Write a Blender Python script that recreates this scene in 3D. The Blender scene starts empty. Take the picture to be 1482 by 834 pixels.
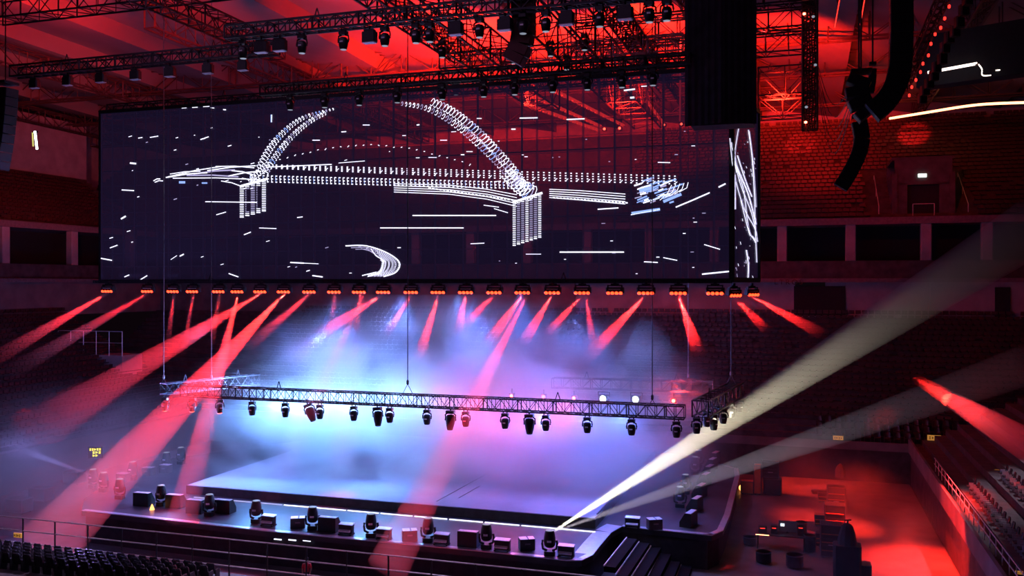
import bpy, math, random
from mathutils import Vector, Matrix
random.seed(7)
R=random.random
sc=bpy.context.scene
C=sc.collection
CAMZ=16.0; F=1300.0; CX=741.0; HY=410.0
K=1/math.sqrt(1+.3217**2)
U=Vector((K,-.3217*K,0)); V=Vector((.3217*K,K,0)); ANG=math.atan2(-.3217,1)
ROT=Matrix.Rotation(ANG,4,'Z')
FLOOR=-0.8; APR=1.3; DECK=1.9
def W(px,py,D): return Vector(((px-CX)/F*D, D, CAMZ-(py-HY)/F*D))
def G(px,py,z): return W(px,py,F*(CAMZ-z)/(py-HY))
def S(a,b,z=0): return U*a+V*b+Vector((0,0,z))
def ab(p): return (p.dot(U),p.dot(V))
def atb(px,b):            # depth where the view column px meets the line b
    return b/(.3063*(px-CX)/F+.952)
def B(px,py,b): return W(px,py,atb(px,b))
# ---------------------------------------------------------------- materials
def mat(name,col=(.1,.1,.1),rough=.6,metal=0,em=None,es=0,noise=0,nscale=4,spec=.5):
    m=bpy.data.materials.new(name); m.use_nodes=True
    nt=m.node_tree; p=nt.nodes['Principled BSDF']
    p.inputs['Base Color'].default_value=(*col,1); p.inputs['Roughness'].default_value=rough
    p.inputs['Metallic'].default_value=metal
    p.inputs['Specular IOR Level'].default_value=spec
    if em: p.inputs['Emission Color'].default_value=(*em,1); p.inputs['Emission Strength'].default_value=es
    if noise:
        tc=nt.nodes.new('ShaderNodeTexCoord'); n=nt.nodes.new('ShaderNodeTexNoise'); n.inputs['Scale'].default_value=nscale
        n.inputs['Detail'].default_value=4
        r=nt.nodes.new('ShaderNodeMapRange'); r.inputs[1].default_value=.3; r.inputs[2].default_value=.7
        r.inputs[3].default_value=1-noise; r.inputs[4].default_value=1+noise
        mx=nt.nodes.new('ShaderNodeVectorMath'); mx.operation='SCALE'; mx.inputs[0].default_value=col
        nt.links.new(tc.outputs['Object'],n.inputs['Vector']); nt.links.new(n.outputs[0],r.inputs[0])
        nt.links.new(r.outputs[0],mx.inputs['Scale']); nt.links.new(mx.outputs[0],p.inputs['Base Color'])
    return m
M={}
M['black']=mat('black_paint',(.012,.012,.014),.45,noise=.3)
M['truss']=mat('dark_truss',(.02,.02,.025),.45,.4,noise=.2)
M['alu']=mat('bare_aluminium',(.22,.22,.26),.35,.8,noise=.15)
M['roofsteel']=mat('roof_steel',(.06,.03,.03),.6,.2,noise=.2)
M['cloth']=mat('black_drape',(.04,.034,.05),.95,noise=.3,nscale=1.5)
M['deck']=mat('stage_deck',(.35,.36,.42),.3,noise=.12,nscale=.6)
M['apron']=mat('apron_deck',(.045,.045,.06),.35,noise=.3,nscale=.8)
M['trim']=mat('metal_edge',(.7,.7,.75),.3,.7,noise=.1)
M['skirt']=mat('stage_skirt',(.035,.03,.045),.8,noise=.3,nscale=2)
M['floor']=mat('arena_floor',(.16,.14,.14),.5,noise=.35,nscale=.5)
M['darkfloor']=mat('dark_floor',(.09,.08,.10),.6,noise=.4,nscale=.7)
M['conc']=mat('painted_concrete',(.16,.13,.14),.85,noise=.25,nscale=.6)
M['wallp']=mat('pale_wall',(.34,.28,.30),.85,noise=.2,nscale=.6)
M['ledge']=mat('ledge_paint',(.17,.12,.14),.8,noise=.2)
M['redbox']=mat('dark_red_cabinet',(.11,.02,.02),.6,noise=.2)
M['pitch']=mat('matt_black_step',(.006,.005,.007),.95,noise=.2,spec=.1)  # one even near-black for the stair treads
M['step']=mat('stand_steps',(.07,.05,.055),.85,noise=.35,nscale=1.2)
M['seat']=mat('seat_plastic',(.055,.018,.022),.4,noise=.3,nscale=2)
M['nseat']=mat('grey_seat',(.05,.045,.055),.25,noise=.3,nscale=2)
M['steel']=mat('galvanised_rail',(.7,.68,.7),.4,.3,noise=.15)
M['ceil']=mat('ceiling_cloth',(.20,.15,.15),.9,noise=.12,nscale=.15)
M['lid']=mat('pale_highlight_metal',(.75,.75,.8),.35,.4,noise=.08)  # pale metal; on the strobe tops its tone stands in for highlights
M['case']=mat('flight_case',(.05,.05,.055),.4,noise=.2)
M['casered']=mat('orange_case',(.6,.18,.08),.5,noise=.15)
M['skin']=mat('skin',(.5,.3,.22),.6,noise=.05)
M['shirt']=mat('red_shirt',(.65,.05,.06),.8,noise=.1)
M['hair']=mat('dark_hair',(.01,.008,.008),.6,noise=.2)
M['trouser']=mat('dark_trousers',(.02,.02,.03),.8,noise=.2)
M['rope']=mat('steel_cable',(.3,.3,.33),.4,.6,noise=.1)
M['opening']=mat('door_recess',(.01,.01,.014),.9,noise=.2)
M['signface']=mat('amber_sign_face',(.75,.42,.1),.6,em=(1,.45,.08),es=.35,noise=.1)
M['signtext']=mat('sign_lettering',(.08,.02,.01),.7,noise=.1)
M['boxw']=mat('case_label_white',(.7,.7,.75),.5,noise=.1)
def emi(name,col,s): return mat(name,(.02,.02,.02),.5,em=col,es=s,noise=.05)
M['led']=emi('red_led',(1,.035,.008),7)
M['white']=emi('white_pixels',(.80,.80,1),1.9)
M['blue']=emi('blue_pixels',(.30,.45,1),1.2)
M['lilac']=emi('lilac_pixels',(.62,.56,.95),.8)
M['tube']=emi('cold_tube',(.8,.9,1),9)
M['ribbon']=emi('ribbon_light',(1,.30,.12),7)
M['ribbonw']=emi('white_ribbon',(1,.85,.75),2.6)
M['ribbony']=emi('yellow_ribbon',(.8,.75,.2),.9)
M['exit']=emi('yellow_sign_letters',(1,.85,.02),3)
M['lamp']=emi('lamp_lens',(.8,.92,1),14)
M['lens']=emi('dim_lens',(.7,.8,1),.35)
M['redlamp']=emi('red_lamp_lens',(1,.08,.04),22)
M['skyglass']=emi('daylit_glazing',(.35,.6,.95),.75)
M['exitw']=emi('doorway_sign',(.8,1,.9),2.5)
M['redstrip']=emi('red_strip',(1,.03,.02),2.2)
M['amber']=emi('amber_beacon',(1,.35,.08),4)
M['screenlap']=emi('laptop_screen',(.7,.85,1),2.5)
# transparent LED mesh
def screen_mat():
    m=bpy.data.materials.new('led_mesh'); m.use_nodes=True; nt=m.node_tree; L=nt.links
    p=nt.nodes['Principled BSDF']; p.inputs['Emission Color'].default_value=(.2,.12,.5,1); p.inputs['Emission Strength'].default_value=.035; p.inputs['Base Color'].default_value=(.028,.026,.045,1); p.inputs['Roughness'].default_value=.7
    t=nt.nodes.new('ShaderNodeBsdfTransparent'); t.inputs[0].default_value=(.9,.85,.95,1)
    mx=nt.nodes.new('ShaderNodeMixShader'); out=nt.nodes['Material Output']
    tc=nt.nodes.new('ShaderNodeTexCoord'); sp=nt.nodes.new('ShaderNodeSeparateXYZ'); L.new(tc.outputs['Object'],sp.inputs[0])
    def stripe(out_,per,w):
        a=nt.nodes.new('ShaderNodeMath'); a.operation='MODULO'; a.inputs[1].default_value=per
        o=nt.nodes.new('ShaderNodeMath'); o.operation='ADD'; o.inputs[1].default_value=1000*per; L.new(out_,o.inputs[0]); L.new(o.outputs[0],a.inputs[0])
        b=nt.nodes.new('ShaderNodeMath'); b.operation='LESS_THAN'; b.inputs[1].default_value=w; L.new(a.outputs[0],b.inputs[0]); return b.outputs[0]
    s1=stripe(sp.outputs[0],1.0,.14); s2=stripe(sp.outputs[2],1.0,.05)
    mm=nt.nodes.new('ShaderNodeMath'); mm.operation='MAXIMUM'; L.new(s1,mm.inputs[0]); L.new(s2,mm.inputs[1])
    r=nt.nodes.new('ShaderNodeMapRange'); r.inputs[3].default_value=.80; r.inputs[4].default_value=.94; L.new(mm.outputs[0],r.inputs[0])
    L.new(r.outputs[0],mx.inputs[0]); L.new(t.outputs[0],mx.inputs[1]); L.new(p.outputs[0],mx.inputs[2]); L.new(mx.outputs[0],out.inputs[0])
    return m
M['mesh']=screen_mat()
# ---------------------------------------------------------------- mesh helpers
class MB:
    def __init__(s): s.v=[]; s.f=[]
    def add(s,v,f):
        n=len(s.v); s.v+= [tuple(x) for x in v]; s.f+=[tuple(n+i for i in q) for q in f]; return s
    def box(s,c,d,rz=0,rx=0,ry=0,bev=0):
        m=Matrix.Translation(c)@Matrix.Rotation(rz,4,'Z')@Matrix.Rotation(ry,4,'Y')@Matrix.Rotation(rx,4,'X')
        x,y,z=[k/2 for k in d]
        if bev:
            e=bev; vs=[]
            for sz in(-1,1):
                for (i,j) in((-x+e,-y),(x-e,-y),(x,-y+e),(x,y-e),(x-e,y),(-x+e,y),(-x,y-e),(-x,-y+e)): vs.append(m@Vector((i,j,sz*z)))
            return s.add(vs,[tuple(range(7,-1,-1)),tuple(range(8,16))]+[(i,(i+1)%8,8+(i+1)%8,8+i) for i in range(8)])
        vs=[m@Vector((i,j,k)) for k in(-z,z) for j in(-y,y) for i in(-x,x)]
        return s.add(vs,[(0,2,3,1),(4,5,7,6),(0,1,5,4),(2,6,7,3),(0,4,6,2),(1,3,7,5)])
    def bar(s,p,q,r=.03,n=4,r2=None):
        p=Vector(p);q=Vector(q);d=(q-p)
        if d.length<1e-6: return s
        d.normalize(); a=d.orthogonal().normalized(); 
        if abs(d.z)<.99: a=d.cross(Vector((0,0,1))).normalized()
        b=d.cross(a); r2=r if r2 is None else r2
        vs=[]
        for (c,rr) in((p,r),(q,r2)):
            for i in range(n):
                t=2*math.pi*(i+.5)/n; vs.append(c+(a*math.cos(t)+b*math.sin(t))*rr)
        return s.add(vs,[(i,(i+1)%n,n+(i+1)%n,n+i) for i in range(n)]+[tuple(range(n-1,-1,-1)),tuple(range(n,2*n))])
    def tube(s,pts,r=.03,n=6):
        pts=[Vector(p) for p in pts]; rings=[]; base=len(s.v)
        for k,p in enumerate(pts):
            d=(pts[min(k+1,len(pts)-1)]-pts[max(k-1,0)]).normalized()
            a=d.cross(Vector((0,0,1))); a=a.normalized() if a.length>.05 else Vector((1,0,0)); b=d.cross(a)
            rr=r[k] if isinstance(r,(list,tuple)) else r
            for i in range(n):
                t=2*math.pi*i/n; s.v.append(tuple(p+(a*math.cos(t)+b*math.sin(t))*rr))
        for k in range(len(pts)-1):
            for i in range(n): s.f.append((base+k*n+i,base+k*n+(i+1)%n,base+(k+1)*n+(i+1)%n,base+(k+1)*n+i))
        s.f.append(tuple(base+i for i in range(n-1,-1,-1))); s.f.append(tuple(base+(len(pts)-1)*n+i for i in range(n)))
        return s
    def lathe(s,prof,n=14,m=None):
        m=m or Matrix(); base=len(s.v)
        for (r,z) in prof:
            for i in range(n):
                t=2*math.pi*i/n; s.v.append(tuple(m@Vector((r*math.cos(t),r*math.sin(t),z))))
        for k in range(len(prof)-1):
            for i in range(n): s.f.append((base+k*n+i,base+k*n+(i+1)%n,base+(k+1)*n+(i+1)%n,base+(k+1)*n+i))
        s.f.append(tuple(base+i for i in range(n-1,-1,-1))); s.f.append(tuple(base+(len(prof)-1)*n+i for i in range(n)))
        return s
    def prism(s,poly,z0,z1):
        n=len(poly)
        return s.add([(x,y,z0) for x,y in poly]+[(x,y,z1) for x,y in poly],[tuple(range(n-1,-1,-1)),tuple(range(n,2*n))]+[(i,(i+1)%n,n+(i+1)%n,n+i) for i in range(n)])
    def mesh(s,name,m,smooth=False):
        me=bpy.data.meshes.new(name); me.from_pydata(s.v,[],s.f); me.update()
        me.materials.append(m if not isinstance(m,str) else M[m])
        if smooth: me.polygons.foreach_set('use_smooth',[True]*len(me.polygons))
        return me
    def obj(s,name,m,parent=None,loc=None,rz=0,smooth=False,label=None,cat=None,group=None,kind=None):
        o=bpy.data.objects.new(name,s.mesh(name,m,smooth)); C.objects.link(o)
        if parent: o.parent=parent
        if loc is not None: o.location=loc
        if rz: o.rotation_euler.z=rz
        tag(o,label,cat,group,kind); return o
def tag(o,label=None,cat=None,group=None,kind=None):
    for k,v in(('label',label),('category',cat),('group',group),('kind',kind)):
        if v: o[k]=v
    return o
def empty(name,loc,rz=0,label=None,cat=None,group=None,kind=None):
    o=bpy.data.objects.new(name,None); C.objects.link(o); o.location=loc; o.rotation_euler.z=rz; o.empty_display_size=.2
    return tag(o,label,cat,group,kind)
kids={}
def copy_tree(o,loc=None,rz=None,label=None,group=None,parent=None):
    c=o.copy(); C.objects.link(c)
    if parent: c.parent=parent
    if loc is not None: c.location=loc
    if rz is not None: c.rotation_euler.z=rz
    if label: c['label']=label
    if group: c['group']=group
    for ch in list(kids.get(o.name) or [x for x in C.objects if x.parent==o]): copy_tree(ch,parent=c)
    return c
used=set()
def inst(proto,loc,rz=0,label=None,group=None):
    "first use moves the prototype itself, later uses copy it"
    if proto.name not in used:
        used.add(proto.name); kids[proto.name]=[x for x in C.objects if x.parent==proto]
        for k in kids[proto.name]: kids[k.name]=[x for x in C.objects if x.parent==k]
        for k in kids[proto.name]:
            for g in kids[k.name]: kids[g.name]=[]
        proto.location=loc; proto.rotation_euler.z=rz
        if label: proto['label']=label
        if group: proto['group']=group
        return proto
    return copy_tree(proto,loc,rz,label,group)
ORD='first second third fourth fifth sixth seventh eighth ninth tenth eleventh twelfth thirteenth fourteenth fifteenth sixteenth seventeenth eighteenth nineteenth twentieth twenty-first twenty-second twenty-third twenty-fourth twenty-fifth twenty-sixth'.split()
def spot(name,p,t,power,col,ang,blend=.3,r=.06):
    l=bpy.data.lights.new(name,'SPOT'); l.energy=power; l.color=col; l.spot_size=ang; l.spot_blend=blend; l.shadow_soft_size=r
    o=bpy.data.objects.new(name,l); C.objects.link(o); o.location=p; o.rotation_euler=(Vector(t)-Vector(p)).to_track_quat('-Z','Y').to_euler(); return o
def point(name,p,power,col,r=.3):
    l=bpy.data.lights.new(name,'POINT'); l.energy=power; l.color=col; l.shadow_soft_size=r
    o=bpy.data.objects.new(name,l); C.objects.link(o); o.location=p; return o
def area(name,p,t,power,col,sx,sy):
    l=bpy.data.lights.new(name,'AREA'); l.energy=power; l.color=col; l.shape='RECTANGLE'; l.size=sx; l.size_y=sy
    o=bpy.data.objects.new(name,l); C.objects.link(o); o.location=p; o.rotation_euler=(Vector(t)-Vector(p)).to_track_quat('-Z','Y').to_euler(); return o
def Sbox(mb,a0,a1,b0,b1,z0,z1):   # box in stage frame, object placed with rz=ANG at origin
    mb.box(((a0+a1)/2,(b0+b1)/2,(z0+z1)/2),(a1-a0,b1-b0,z1-z0)); return mb
def Sobj(mb,name,m,**k): return mb.obj(name,m,rz=ANG,**k)
# ================================================================ SETTING
Sobj(Sbox(MB(),-82,40,8,101,FLOOR-.3,FLOOR),'floor','darkfloor',kind='structure')
# pale painted floor area on the right of the stage
fl=Sobj(Sbox(MB(),-7.6,8.6,30,81.3,FLOOR,FLOOR+.04),'floor_right','floor',kind='structure')
def terrace(name,axis,s0,s1,l0,l1,z0,z1,n,m='step',base=None):
    "axis 'b': rises towards +b from s0 to s1, spans a l0..l1 ; axis 'a' likewise"
    mb=MB()
    for i in range(n):
        p=s0+(s1-s0)*i/n; q=s1; z=z0+(z1-z0)*(i)/(n-1); zb=z0-.4 if i==0 else z0+(z1-z0)*(i-1)/(n-1)-.05
        lo,hi=min(p,q),max(p,q)
        if i==0 and base is not None: zb=base
        q2=s0+(s1-s0)*(i+1)/n
        lo,hi=min(p,q2),max(p,q2)
        if axis=='b': Sbox(mb,l0,l1,lo,hi,zb,z)
        else: Sbox(mb,lo,hi,l0,l1,zb,z)
    return Sobj(mb,name,m,kind='structure')
NB=22; NL=22
terrace('wall_back_lower_stand','b',81.4,97.5,-80,30,2.5,12.5,NB,base=FLOOR)
terrace('wall_left_lower_stand','a',-60,-79.5,38,81.3,2.5,12.5,NL,base=FLOOR)
terrace('wall_right_lower_stand','a',8.7,28,34,81.3,2.5,12.5,NL,base=FLOOR)
terrace('wall_front_lower_stand','b',35.3,29.0,-59,-6,2.4,3.6,7,base=FLOOR)
UB=26
terrace('wall_back_upper_stand','b',99.2,121,-105,60,22.6,36,UB)
terrace('wall_left_upper_stand','a',-81,-103,40,99,22.6,36,UB)
# concourse walls below suite ledge
mb=MB(); Sbox(mb,-80,-24,97.6,98.8,12.4,16.1); Sobj(mb,'wall_back_concourse','conc',kind='structure')
mb=MB(); Sbox(mb,2.4,12.2,97.9,98.8,12.4,16.1); Sbox(mb,-24,-11.3,97.9,98.8,12.4,16.1); Sbox(mb,-11.3,2.4,97.9,98.8,12.4,13.2); Sbox(mb,-11.3,-0.6,97.9,98.8,12.4,16.1);Sobj(mb,'wall_back_pale','wallp',kind='structure')
mb=MB(); Sbox(mb,12.2,22.0,97.8,98.8,12.4,16.1); Sbox(mb,24.4,40,97.8,98.8,12.4,16.1); Sobj(mb,'wall_back_panel','wallp',kind='structure')
mb=MB(); Sbox(mb,-80.7,-79.6,40,98,12.4,16.1); Sobj(mb,'wall_left_concourse','conc',kind='structure')
mb=MB(); Sbox(mb,-80,60,97.2,102.5,16.1,16.5); Sobj(mb,'trim_1','ledge',kind='structure')
mb=MB(); Sbox(mb,-86,-79.2,40,98,16.1,16.5); Sobj(mb,'trim_2','ledge',kind='structure')
mb=MB(); Sbox(mb,-80,60,98.3,103.5,22.0,22.7); Sobj(mb,'trim_3','ledge',kind='structure')
mb=MB(); Sbox(mb,-86,-80.2,40,98,22.0,22.7); Sobj(mb,'trim_4','ledge',kind='structure')
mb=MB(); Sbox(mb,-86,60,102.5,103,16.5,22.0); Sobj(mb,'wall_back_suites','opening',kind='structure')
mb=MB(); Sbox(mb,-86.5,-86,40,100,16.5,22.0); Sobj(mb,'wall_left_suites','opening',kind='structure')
mb=MB(); Sbox(mb,-80,60,98.4,98.6,16.5,18.3); Sobj(mb,'wall_back_suite_parapet','step',kind='structure')
mb=MB(); Sbox(mb,-80.4,-80.2,40,98,16.5,18.1); Sobj(mb,'wall_left_suite_parapet','step',kind='structure')
aof=lambda px,b: ab(B(px,0,b))[0]
for i,a_ in enumerate([aof(x,99) for x in(1132,1231,1340,1428)]+[aof(1132,99)-7*k for k in range(1,7)]):
    mb=MB(); mb.box((0,0,2.75),(1.0,.9,5.5),bev=.08); mb.obj('trim_pillar','wallp',loc=S(a_,99.0,16.5),rz=ANG,kind='structure')
for i in range(6):
    mb=MB(); mb.box((0,0,2.75),(.9,1.0,5.5),bev=.08); mb.obj('trim_pillar','wallp',loc=S(-80.9,46+9.5*i,16.5),rz=ANG,kind='structure')
mb=MB(); Sbox(mb,-110,60,121,122,22,42); Sobj(mb,'wall_back','wallp',kind='structure')
mb=MB(); Sbox(mb,-104.5,-103.5,30,121,22,42); Sobj(mb,'wall_left','wallp',kind='structure')
# plain red-lit service wall over the left stand
mb=MB(); Sbox(mb,-93.5,-92.9,52,99,27,37.5); Sobj(mb,'wall_left_bulkhead','wallp',kind='structure')
# pleated ceiling: long cloth bays running away from the viewer
mb=MB(); n=18
for i in range(n):
    a0=-106+9.2*i; a1=a0+9.2
    for (b0,b1,z0,z1) in((18,75,41,40),(75,122,40,38.6)):
        v=[S(a0,b0,z0),S(a1,b0,z0-1.6),S(a1,b1,z1-1.6),S(a0,b1,z1),S(a1,b0,z0),S(a1,b1,z1)]
        mb.add(v,[(0,1,2,3),(1,4,5,2)])
mb.obj('ceiling','ceil',kind='structure')
# floor-level front walls trims
mb=MB(); Sbox(mb,-60,8.7,81.2,81.38,1.9,2.6); Sobj(mb,'trim_5','conc',kind='structure')
mb=MB(); Sbox(mb,8.5,8.69,38,81.3,1.9,3.05); Sobj(mb,'trim_6','conc',kind='structure')
# back-wall doors
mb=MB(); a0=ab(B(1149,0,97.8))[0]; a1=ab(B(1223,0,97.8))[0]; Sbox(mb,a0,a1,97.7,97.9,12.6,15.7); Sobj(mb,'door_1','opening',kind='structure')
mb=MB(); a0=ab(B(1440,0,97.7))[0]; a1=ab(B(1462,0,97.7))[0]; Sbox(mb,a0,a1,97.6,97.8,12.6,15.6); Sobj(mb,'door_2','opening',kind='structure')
# ================================================================ STAGE
st=empty('stage',S(-26,52,FLOOR),0,'wide raised performance stage with pale smoky deck and curved dark apron','stage')
def kid(mb,name,m,root,**k):
    o=mb.obj(name,m,parent=root,**k); inv=Matrix.Translation(-Vector(root.location)) if not root.rotation_euler.z else (Matrix.Translation(root.location)@Matrix.Rotation(root.rotation_euler.z,4,'Z')).inverted()
    o.data.transform(inv); return o
def P2(pts,z): return [tuple(G(x,y,z)[:2]) for x,y in pts]
edgepx=[(118,739),(380,768),(690,797),(820,811),(842,811),(858,803),(868,790),(884,771),(900,762),(1030,775),(1046,768),(1056,745),(1070,690),(1068,678),(1052,674)]
poly=P2(edgepx,APR)
back=[S(-9,78)[:2],S(-42,78)[:2],tuple(G(214,668,APR)[:2]),tuple(G(152,702,APR)[:2]),tuple(G(122,722,APR)[:2])]
allp=poly+[tuple(x) for x in back]
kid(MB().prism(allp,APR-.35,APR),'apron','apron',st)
# edge band following the front of the apron
mb=MB(); mi=[]
for i,(x,y) in enumerate(poly[:-1]):
    p=Vector((x,y,APR+.012)); q=Vector((*poly[i+1],APR+.012)); d=(q-p).normalized(); nrm=Vector((-d.y,d.x,0)); w=.34 if i not in(5,6,7) else 1.0
    mb.add([p,q,q+nrm*w,p+nrm*w],[(0,1,2,3)])
    mb.bar(p+Vector((0,0,-.03)),q+Vector((0,0,-.03)),.035)
kid(mb,'edge_band','trim',st,label='pale metal band round the apron edge')
# skirt
mb=MB()
for i,(x,y) in enumerate(poly[:-1]):
    q=poly[i+1]; c=Vector((-26,60,0))
    def inn(p): v=Vector((S(-26,60).x,S(-26,60).y,0))-Vector((*p,0)); v.normalize(); return Vector((*p,0))+v*.25
    a=inn((x,y)); b=inn(q); mb.add([(a.x,a.y,FLOOR),(b.x,b.y,FLOOR),(b.x,b.y,APR-.3),(a.x,a.y,APR-.3)],[(0,1,2,3)])
kid(mb,'skirt','skirt',st)
# raised deck
dA0,dA1,dB0,dB1=-40.8,-11.8,52.8,76
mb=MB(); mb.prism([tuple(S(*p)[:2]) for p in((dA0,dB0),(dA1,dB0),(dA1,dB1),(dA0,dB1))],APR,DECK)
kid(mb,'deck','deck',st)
mb=MB(); mb.prism([tuple(S(*p)[:2]) for p in((dA0-.05,dB0-.08),(dA1+.05,dB0-.08),(dA1+.05,dB0),(dA0-.05,dB0))],APR,DECK-.03)
mb.prism([tuple(S(*p)[:2]) for p in((dA1,dB0-.08),(dA1+.08,dB0-.08),(dA1+.08,dB1),(dA1,dB1))],APR,DECK-.03)
kid(mb,'riser','skirt',st)
for i in range(12):    # light strips along the foot of the riser
    a=dA0+1.2+i*2.35
    mb=MB(); mb.prism([tuple(S(*p)[:2]) for p in((a,51.9),(a+2.2,51.9),(a+2.2,51.98),(a,51.98))],APR,APR+.05)
    kid(mb,'light_strip','white' if i>2 else 'lilac',st)
for i,(x,y) in enumerate(((402,781),(423,782),(444,783))):
    p=B(x,y,46.4); mb=MB(); mb.box(p,(.5,.05,.06),rz=ANG); kid(mb,'skirt_light','white',st)
for k,(p0,p1) in enumerate((((632,726),(712,682)),((664,721),(694,704)))):   # deck joints
    a=G(*p0,DECK+.005); b=G(*p1,DECK+.005); mb=MB(); mb.bar(a,b,.03); kid(mb,'deck_joint','black',st)
# arcing loop of cable across the deck edge, far right
mb=MB(); pts=[G(864,744,DECK+.03),G(880,727,DECK+.05),G(900,705,DECK+.05),G(925,684,DECK+.05),G(940,670,DECK+.05)]
mb.tube(pts,.045); kid(mb,'edge_cable','alu',st)
# stairs in the notch at the right of the apron
sr=empty('stage_steps',G(905,785,FLOOR),ANG,'dark stair flight with pale nosings beside the curved apron corner','steps')
for i,((x0,y0),(x1,y1)) in enumerate((((874,820),(907,779)),((891,833),(925,785)),((908,845),(942,791)),((925,858),(956,801)),((942,870),(969,812)),((960,880),(986,818)))):
    z=APR-.3-.3*i; a=G(x0,y0,z); b=G(x1,y1,z); d=Vector(U)*.62
    mb=MB(); v=[a,b,b+d,a+d]; mb.prism([tuple(q[:2]) for q in v],max(FLOOR,z-.3),z); kid(mb,'tread','pitch',sr)
    mb=MB(); mb.bar(a+Vector((0,0,.03)),b+Vector((0,0,.03)),.045 if i<3 else .025); kid(mb,'nosing','steel',sr)
# ================================================================ TRUSSES
def truss(name,p,q,h,w,label,cat='truss',m='truss',nb=None,rc=.05,rb=.025,group=None,posts=True):
    p=Vector(p);q=Vector(q); d=q-p; L=d.length; rt=empty(name,p,0,label,cat,group)
    rt.rotation_euler=d.to_track_quat('X','Z').to_euler()
    nb=nb or max(2,int(L/(h*1.0)))
    for (y,z) in((-w/2,0),(w/2,0),(-w/2,h),(w/2,h)):
        MB().bar((0,y,z),(L,y,z),rc).obj('chord',m,parent=rt)
    mb=MB()
    for i in range(nb+1):
        x=L*i/nb
        for y in(-w/2,w/2):
            mb.bar((x,y,0),(x,y,h),rb*(1.8 if i%4==0 else 1))
            if i<nb:
                if i%2: mb.bar((x,y,0),(x+L/nb,y,h),rb)
                else: mb.bar((x,y,h),(x+L/nb,y,0),rb)
        for z in(0,h):
            mb.bar((x,-w/2,z),(x,w/2,z),rb)
        if i<nb: mb.bar((x,-w/2,0),(x+L/nb,w/2,0),rb); mb.bar((x,w/2,h),(x+L/nb,-w/2,h),rb)
    mb.obj('lacing',m,parent=rt)
    for x in (L*.22,L*.78):
        e=MB(); e.bar((x-.16,0,h),(x,0,h+.5),.03); e.bar((x+.16,0,h),(x,0,h+.5),.03); e.obj('hanging_sling',m,parent=rt)
    return rt
TZ=8.4
pR=B(991,606,50.9); pR.z=TZ; pL=B(266,577,50.9); pL.z=TZ
truss('truss',pL,pR,.72,.72,'long black box truss hanging low across the front of the stage',nb=62,rc=.055,rb=.022)
a=G(236,571,TZ); b=G(372,556,TZ); truss('truss',a,b,.72,.72,'silvery side truss receding at the left end of the stage','truss','alu',rb=.022,nb=14)
a=G(800,561,TZ); b=G(1032,568,TZ); truss('truss',a,b,.72,.72,'pale rear truss beyond the smoke at the back of the stage','truss','alu',nb=16,rb=.02)
rA=G(1013,604,TZ); rBk=G(1066,573,TZ); truss('truss',rA,rBk,.9,.9,'black side truss crowded with lamps at the right of the stage',nb=9,rc=.06,rb=.03)
# header truss that carries the screen
SB=54.7
hl=S(-50,SB-.2,28.6); hr=S(-3.9,SB-.2,28.6)
truss('truss',hl+V*1.15,hr+V*1.15,.9,.7,'black header truss along the top edge of the big LED screen',rc=.06,rb=.035,nb=50)
def prof(f,*a): return f(*a)
# rig trusses overhead: across (u) and away (v)
def utruss(px0,px1,py,D,h,label,m='truss',nb=None,z=None):
    "across-stage truss through the point (px0,py) at depth D"
    p=W(px0,py,D); a,b=ab(p); q=B(px1,0,b); q.z=p.z
    return truss('truss',p,q,h,h,label,m=m,rc=.07,rb=.035,nb=nb)
utruss(330,1000,57,46,.62,'upper lighting truss hung with moving heads, crossing in front of the ceiling')
utruss(20,400,112,60,.7,'dim lighting truss at upper left carrying a row of box lamps')
utruss(-10,470,32,62,1.6,'tall roof truss crossing the red glow at the upper left')
utruss(380,1000,139,57,.6,'lighting truss close above the screen, crossing the red ceiling')
utruss(640,990,102,66,1.1,'catwalk truss under the ceiling behind the hanging speakers')
utruss(830,1180,35,62,1.5,'topmost red-lit roof truss beside the black column')
utruss(830,1180,68,66,1.5,'roof truss second from the top beside the black column')
utruss(830,1175,100,70,1.5,'roof truss third from the top beside the black column')
utruss(1098,1175,142,72,2.2,'deep roof truss right of the black column, with a curved lower edge')
utruss(1098,1168,172,74,1.7,'lowest roof truss right of the black column')
def vtruss(px0,py0,D0,L,h,label,w=None):
    p=W(px0,py0,D0); q=p+V*L
    return truss('truss',p,q,h,w or h,label,rc=.07,rb=.035)
vtruss(610,35,46,24,1.9,'truss running away from the upper lighting truss, left of the curved speaker')
vtruss(768,15,45,36,2.3,'thick truss running away into the distance right of the curved speaker')
vtruss(500,-20,44,16,1.1,'truss running away at the top left of the red ceiling glow')
vtruss(880,15,50,26,1.0,'slim truss running away beside the black column')
vtruss(200,0,50,14,1.2,'short truss running away at the far upper left')
# roof space frame: arched ribs
for i,(b,z) in enumerate(((84,37.4),(96,37.0),(108,36.2))):
    truss('roof_truss',S(-100,b,z),S(50,b,z),2.3,1.2,['nearest','middle','farthest'][i]+' of the long steel roof trusses spanning under the ceiling cloth','roof truss',m='roofsteel',nb=44,rc=.13,rb=.06,group='steel roof trusses')
for i in (0,1,2,4,5,6):
    a=-92+21*i
    truss('roof_purlin',S(a,60,36.6),S(a,116,35.8),1.8,1.0,'steel roof purlin truss running away, '+ORD[i]+' from the left','roof truss',m='roofsteel',nb=22,rc=.11,rb=.05,group='steel roof purlins')
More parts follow.
